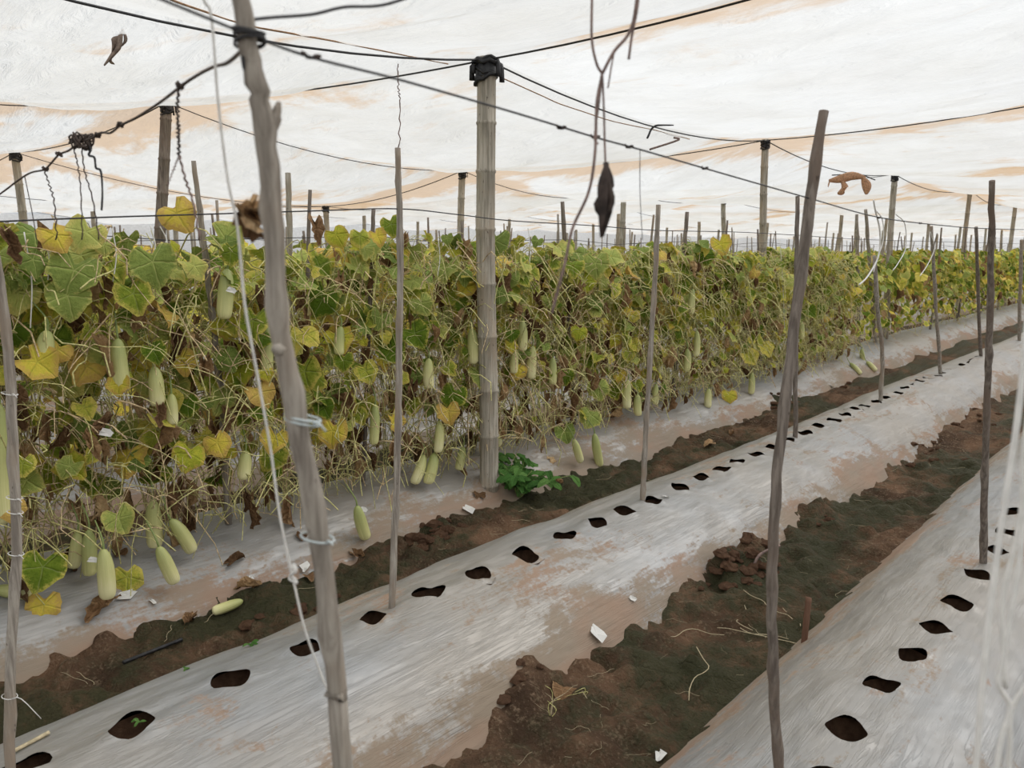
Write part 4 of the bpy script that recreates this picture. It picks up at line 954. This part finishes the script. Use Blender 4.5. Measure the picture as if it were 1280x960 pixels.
# ------------------------------------------------------------------ litter: fallen leaves, paper scraps, straw, clods
def lay(px, py, lift=0.004):
    p = hit(px, py); e = 0.03
    nx_ = -(surf(p[0] + e, p[1]) - surf(p[0] - e, p[1])) / (2 * e); ny_ = -(surf(p[0], p[1] + e) - surf(p[0], p[1] - e)) / (2 * e)
    p[2] = surf(p[0], p[1]) + lift; return p, (nx_ * .6, ny_ * .6, 1)
FALL = [(137, 756, 40, 'beside the largest hanging cucumber'), (151, 696, 18, 'right of the three hanging cucumbers'), (288, 708, 22, 'on bare film left of the thickest stick'), (378, 670, 14, 'behind the thickest stick'), (318, 736, 24, 'at the film edge near the loose cucumber'), (600, 624, 16, 'on film by the thick pole foot'),
        (580, 596, 12, 'left of the thick pole foot'), (687, 576, 16, 'right of the leafy weed'), (448, 700, 20, 'in the furrow below the lone hanging cucumber'), (704, 862, 30, 'curled in the wide furrow'), (700, 606, 14, 'at the furrow edge right of the weed'), (385, 722, 16, 'near the thickest stick in the furrow'), (240, 778, 26, 'tan and flat beside the loose cucumber'), (890, 555, 14, 'in the furrow left of the dark bent stick'), (915, 545, 12, 'in the furrow close to the dark bent stick')]
for k, (x, y, wd, lb) in enumerate(FALL):
    p, nrm = lay(x, y, 0.012); s = wd * depth(p) / FPX / 1.1
    key = 'dry' if k % 2 == 0 else 'flatdry'
    o = link('fallen_leaf', LM[key][k % len(LM[key])], None, leafmat(p, nrm, (g_(0, 1), g_(0, 1), 0), s)); tag(o, 'dry brown fallen leaf ' + lb, 'leaf', 'fallen dry leaves')
def scrap_mesh(seed):
    rs = np.random.default_rng(seed); n = 9; th = np.sort(rs.uniform(0, 6.28, n)); r = rs.uniform(.35, .6, n); V = [(0, 0, .06)]
    for t, q in zip(th, r): V.append((q * math.cos(t), q * math.sin(t) * .7, rs.uniform(0, .22)))
    V += [(x, y, z - 0.015) for x, y, z in V]; m_ = n + 1
    F = [[0, 1 + a, 1 + (a + 1) % n] for a in range(n)] + [[m_, m_ + 1 + (a + 1) % n, m_ + 1 + a] for a in range(n)] + [[1 + a, m_ + 1 + a, m_ + 1 + (a + 1) % n, 1 + (a + 1) % n] for a in range(n)]
    return meshdata('paper_scrap', np.array(V), F, [M['paper']], False)
SM = [scrap_mesh(k) for k in range(4)]
SCR = [(160, 748, 24, 'under the large hanging cucumber tip'), (192, 758, 12, 'left of the loose cucumber, smallest on the film'), (584, 640, 22, 'at the film edge below the thick pole'), (380, 713, 18, 'at the film edge behind the thickest stick'), (312, 730, 14, 'beside the dry leaf near the furrow'), (1040, 485, 9, 'on the far film by the crooked stake'), (745, 798, 30, 'at the torn film edge by the wide furrow'), (826, 950, 22, 'at the bottom edge beside the right bed'), (832, 622, 10, 'on the middle bed near the slim stake'), (790, 752, 12, 'at the middle bed edge')]
for k, (x, y, wd, lb) in enumerate(SCR):
    p, nrm = lay(x, y, 0.006); s = wd * depth(p) / FPX
    o = link('film_scrap', SM[k % 4], None, leafmat(p, nrm, (g_(0, 1), g_(0, 1), 0), s)); tag(o, 'white crumpled film scrap ' + lb, 'scrap', 'white scraps')
for (x, y, wd, lb, X) in [(133, 541, 20, 'white film scrap hanging in the vines left of the three cucumbers', XB1 + .3), (290, 363, 14, 'white scrap stuck to the highest hanging cucumber', XB1 + .37), (455, 637, 12, 'white crumple stuck beside the lone cucumber on film', XB1 + .36), (117, 700, 14, 'white film scrap at the middle of the three cucumbers', XB1 + .38)]:
    p = atx(x, y, X); s = wd * depth(p) / FPX; o = link('film_scrap', SM[1], None, leafmat(p, tuple(CAM - p), (0, 0, 1), s)); tag(o, lb, 'scrap', 'white scraps')
# straw and grass bits in the furrow
def strawmesh(seed):
    rs = np.random.default_rng(seed); P = np.cumsum(np.vstack([[0, 0, 0], np.stack([rs.uniform(.1, .25, 6), rs.normal(0, .09, 6), rs.normal(0, .02, 6)], -1)]), 0); P[:, 2] -= P[:, 2].min() - 0.01
    return meshdata('straw', *tube(catmull(P, 14), 0.007, 4, True), [M['straw']])
ST = [strawmesh(k) for k in range(6)]
def straw(x, y, L, rot=None):
    z = surf(x, y); o = link('straw', ST[random.randrange(6)], None, Matrix.Translation((x, y, z + .008)) @ Matrix.Rotation(random.uniform(0, 6.28) if rot is None else rot, 4, 'Z') @ Matrix.Rotation(g_(0, .08), 4, 'Y') @ Matrix.Scale(L, 4))
    tag(o, 'thin dry straw stem lying on the furrow soil', 'straw', 'dry straw on the furrow soil')
for k in range(70):
    x = random.uniform(-1.62, -1.12); y = 1.7 + 7 * random.random() ** 1.5; straw(x, y, random.uniform(.04, .12))
for k in range(24): straw(random.uniform(-3.1, -2.72), 0.8 + 6 * random.random(), random.uniform(.06, .18))
for (x, y) in [(925, 790), (940, 800), (905, 800), (990, 780), (1000, 790), (985, 805), (870, 820)]: p = hit(x, y); straw(p[0], p[1], .26)
def clodmesh(seed):
    rs = np.random.default_rng(seed); V = []; F = []; n, q = 8, 5
    for k in range(q):
        ph = math.pi * (k + .5) / q
        for a in range(n):
            th = 2 * math.pi * a / n; r = .5 * (1 + rs.uniform(-.28, .28)); V.append((r * math.sin(ph) * math.cos(th), r * math.sin(ph) * math.sin(th), .62 * r * math.cos(ph) + .15))
    for k in range(q - 1):
        for a in range(n): F.append([k * n + a, (k + 1) * n + a, (k + 1) * n + (a + 1) % n, k * n + (a + 1) % n])
    F.append(list(range(n))); F.append([(q - 1) * n + a for a in range(n)][::-1]); return meshdata('soil_clod', np.array(V), F, [M['clod']], False)
CL = [clodmesh(k) for k in range(5)]
def clod(x, y, s):
    if float(bed_z(np.float64(x), np.float64(y), bed_of(x))) > float(ground_z(x, y)) + .03: return
    o = link('soil_clod', CL[random.randrange(5)], None, Matrix.Translation((x, y, surf(x, y) - .12 * s)) @ Matrix.Rotation(random.uniform(0, 6.28), 4, 'Z') @ Matrix.Diagonal((s, s * random.uniform(.7, 1.2), s * random.uniform(.6, 1), 1)))
    tag(o, 'lump of red brown soil lying at a film edge', 'soil clod', 'soil clods along the film edges')
for (px, py, n, sp) in [(545, 660, 26, .13), (520, 672, 10, .08), (940, 690, 30, .14), (905, 708, 16, .10), (960, 500, 18, .12), (1010, 640, 12, .12), (940, 512, 10, .1), (1150, 560, 20, .25), (1200, 520, 20, .3), (640, 840, 6, .1), (380, 760, 8, .1), (980, 512, 10, .12), (1045, 480, 10, .15)]:
    c = hit(px, py)
    for k in range(n): clod(c[0] + g_(0, sp * .6), c[1] + g_(0, sp), random.uniform(.03, .085))
# short brown peg and bent twig in the wide furrow
def onground(pix, r, mat, name, label, cat):
    b = hit(*pix[-1]); D = depth(b); P = np.array([atd(x, y, D) for x, y in pix]); P[-1][2] -= .03
    n = 12; o = link(name, meshdata(name, *tube(catmull(P, n), r * (1 + .15 * (RNG.random(n) - .5)), 7), [M[mat]])); tag(o, label, cat)
onground([(1011, 747), (1008, 775), (1005, 802)], 0.0125, 'redstick', 'wooden_peg', 'short red brown peg standing in the furrow right of the dark bent stick', 'peg')
onground([(975, 682), (955, 690), (945, 700), (940, 712)], 0.007, 'deadvine', 'bent_twig', 'bent grey twig poking from the furrow left of the dark bent stick', 'twig')
P = [hit(x, y) + [0, 0, .012] for x, y in [(355, 828 - 0), (330, 820), (300, 822)]]
P = [hit(x, y) + [0, 0, .014] for x, y in [(155, 832), (190, 818), (228, 803)]]
wirething('black_pipe', P, 0.008, 'rubber', 'short black pipe lying along the left furrow', 'pipe', 16)
P = [hit(x, y) + [0, 0, .012] for x, y in [(15, 945), (40, 932), (62, 920)]]
wirething('pale_twig', P, 0.006, 'straw', 'pale twig lying in the furrow at lower left', 'twig', 12)
def blades(px, py, n, H, label):
    c = hit(px, py); root = empty('grass_tuft', tuple(c)); tag(root, label, 'grass')
    for k in range(n):
        d = np.array([g_(0, .03), g_(0, .03), H * random.uniform(.6, 1)]); P = catmull([c + [0, 0, -.01], c + d * .6, c + d + [g_(0, .03), g_(0, .03), -.01]], 7)
        link('blade', meshdata('blade', *tube(P, np.linspace(.003, .0008, 7), 4, flat=.4), [M['straw' if k % 3 == 0 else 'stem']]), root, rel(root))
blades(688, 895, 5, .10, 'sparse grass blades in the wide furrow near the bottom'); blades(730, 868, 3, .06, 'two small grass blades right of the curled leaf in the furrow')
# leafy weed at the pole foot and seedlings
def weed(px, py, n, spread, H, s, label, nst):
    c = hit(px, py); root = empty('leafy_weed', tuple(c)); tag(root, label, 'weed'); mb = MB()
    for k in range(nst):
        d = np.array([g_(0, spread), g_(0, spread), H * random.uniform(.5, 1)]); P = catmull([c - [0, 0, .01], c + d * [.35, .35, .6], c + d], 8); mb.add(*tube(P, np.linspace(.004, .002, 8) * min(1, H * 6), 5))
        for q in range(n // nst):
            p = P[random.randrange(3, 8)]; az = random.uniform(0, 6.28); t = np.array([math.cos(az), math.sin(az), random.uniform(-.35, .35)])
            link('leaf', LM['weed'][random.randrange(3)], root, rel(root) @ leafmat(p, (t[0] * -.2 + .35, t[1] * -.2 - .2, 1), t, s * random.uniform(.7, 1.2)))
    link('stem', mb.data('stem', [M['stalk']]), root, rel(root))
weed(648, 622, 130, .13, .24, .068, 'bushy bright green weed at the foot of the thick bamboo pole', 11)
weed(313, 808, 6, .006, .015, .018, 'tiny green seedling in the furrow left of the thickest stick', 2)
weed(231, 838, 4, .006, .012, .012, 'tiny seedling lower in the left furrow by the black pipe', 2)
weed(176, 903, 4, .006, .01, .014, 'tiny seedling sprouting inside a planting hole of the middle bed', 2)
# things caught on the cloth
def cloth_bit(pix, D, r, mat, name, label, cat, flat=0.35, off=0.0):
    mb = MB()
    for pts, rr in pix:
        C = catmull(np.array([atd(x, y, D) for x, y in pts]), 10); n = 10; mb.add(*tube(C, rr * np.sin(np.linspace(.3, 2.85, n)), 7, True, flat))
    o = link(name, mb.data(name, [M[mat]])); tag(o, label, cat); return o
Dn = D_BUG
cloth_bit([([(154, 36), (150, 46), (148, 58), (141, 68), (130, 82)], .026), ([(155, 40), (157, 50), (152, 58)], .014), ([(141, 68), (138, 76), (143, 80)], .011), ([(150, 46), (144, 54), (140, 66)], .022)], Dn, 0, 'ragdark', 'dead_leaf', 'curled brown dead leaf stuck under the cloth at upper left', 'leaf')
Dn = depth(atx(1060, 226, -3.8)) - .12
cloth_bit([([(1036, 226), (1050, 224), (1066, 220), (1082, 222)], .06), ([(1052, 226), (1056, 234), (1052, 240), (1047, 242)], .05), ([(1078, 222), (1083, 232), (1083, 243)], .06), ([(1037, 226), (1035, 234)], .01)], Dn, 0, 'rag', 'cloth_scrap', 'torn brown stained cloth scrap hanging between pale pole and leaning pole', 'cloth scrap')
Pc = [atd(1040, 219, Dn), atd(1062, 218, Dn), atd(1078, 219, Dn), atd(1094, 225, Dn)]
wirething('wire_end', Pc, 0.008, 'wire', 'black wire end over the brown cloth scrap', n=14)
c = atx(312, 268, -0.72); mb = MB()
for k in range(6):
    V, F, UV = GDRY[k]; W = np.array(leafmat(c + RNG.normal(size=3) * .005, tuple(RNG.normal(size=3)), (g_(0, .5), g_(0.5, .5), -.4), .026)); mb.add(V @ W[:3, :3].T + W[:3, 3], F, 0, .3 + .05 * k, UV)
o = link('leaf_clump', mb.data('leaf_clump', [M['dry']])); tag(o, 'shrivelled brown leaf clump caught on the long white string', 'leaf')
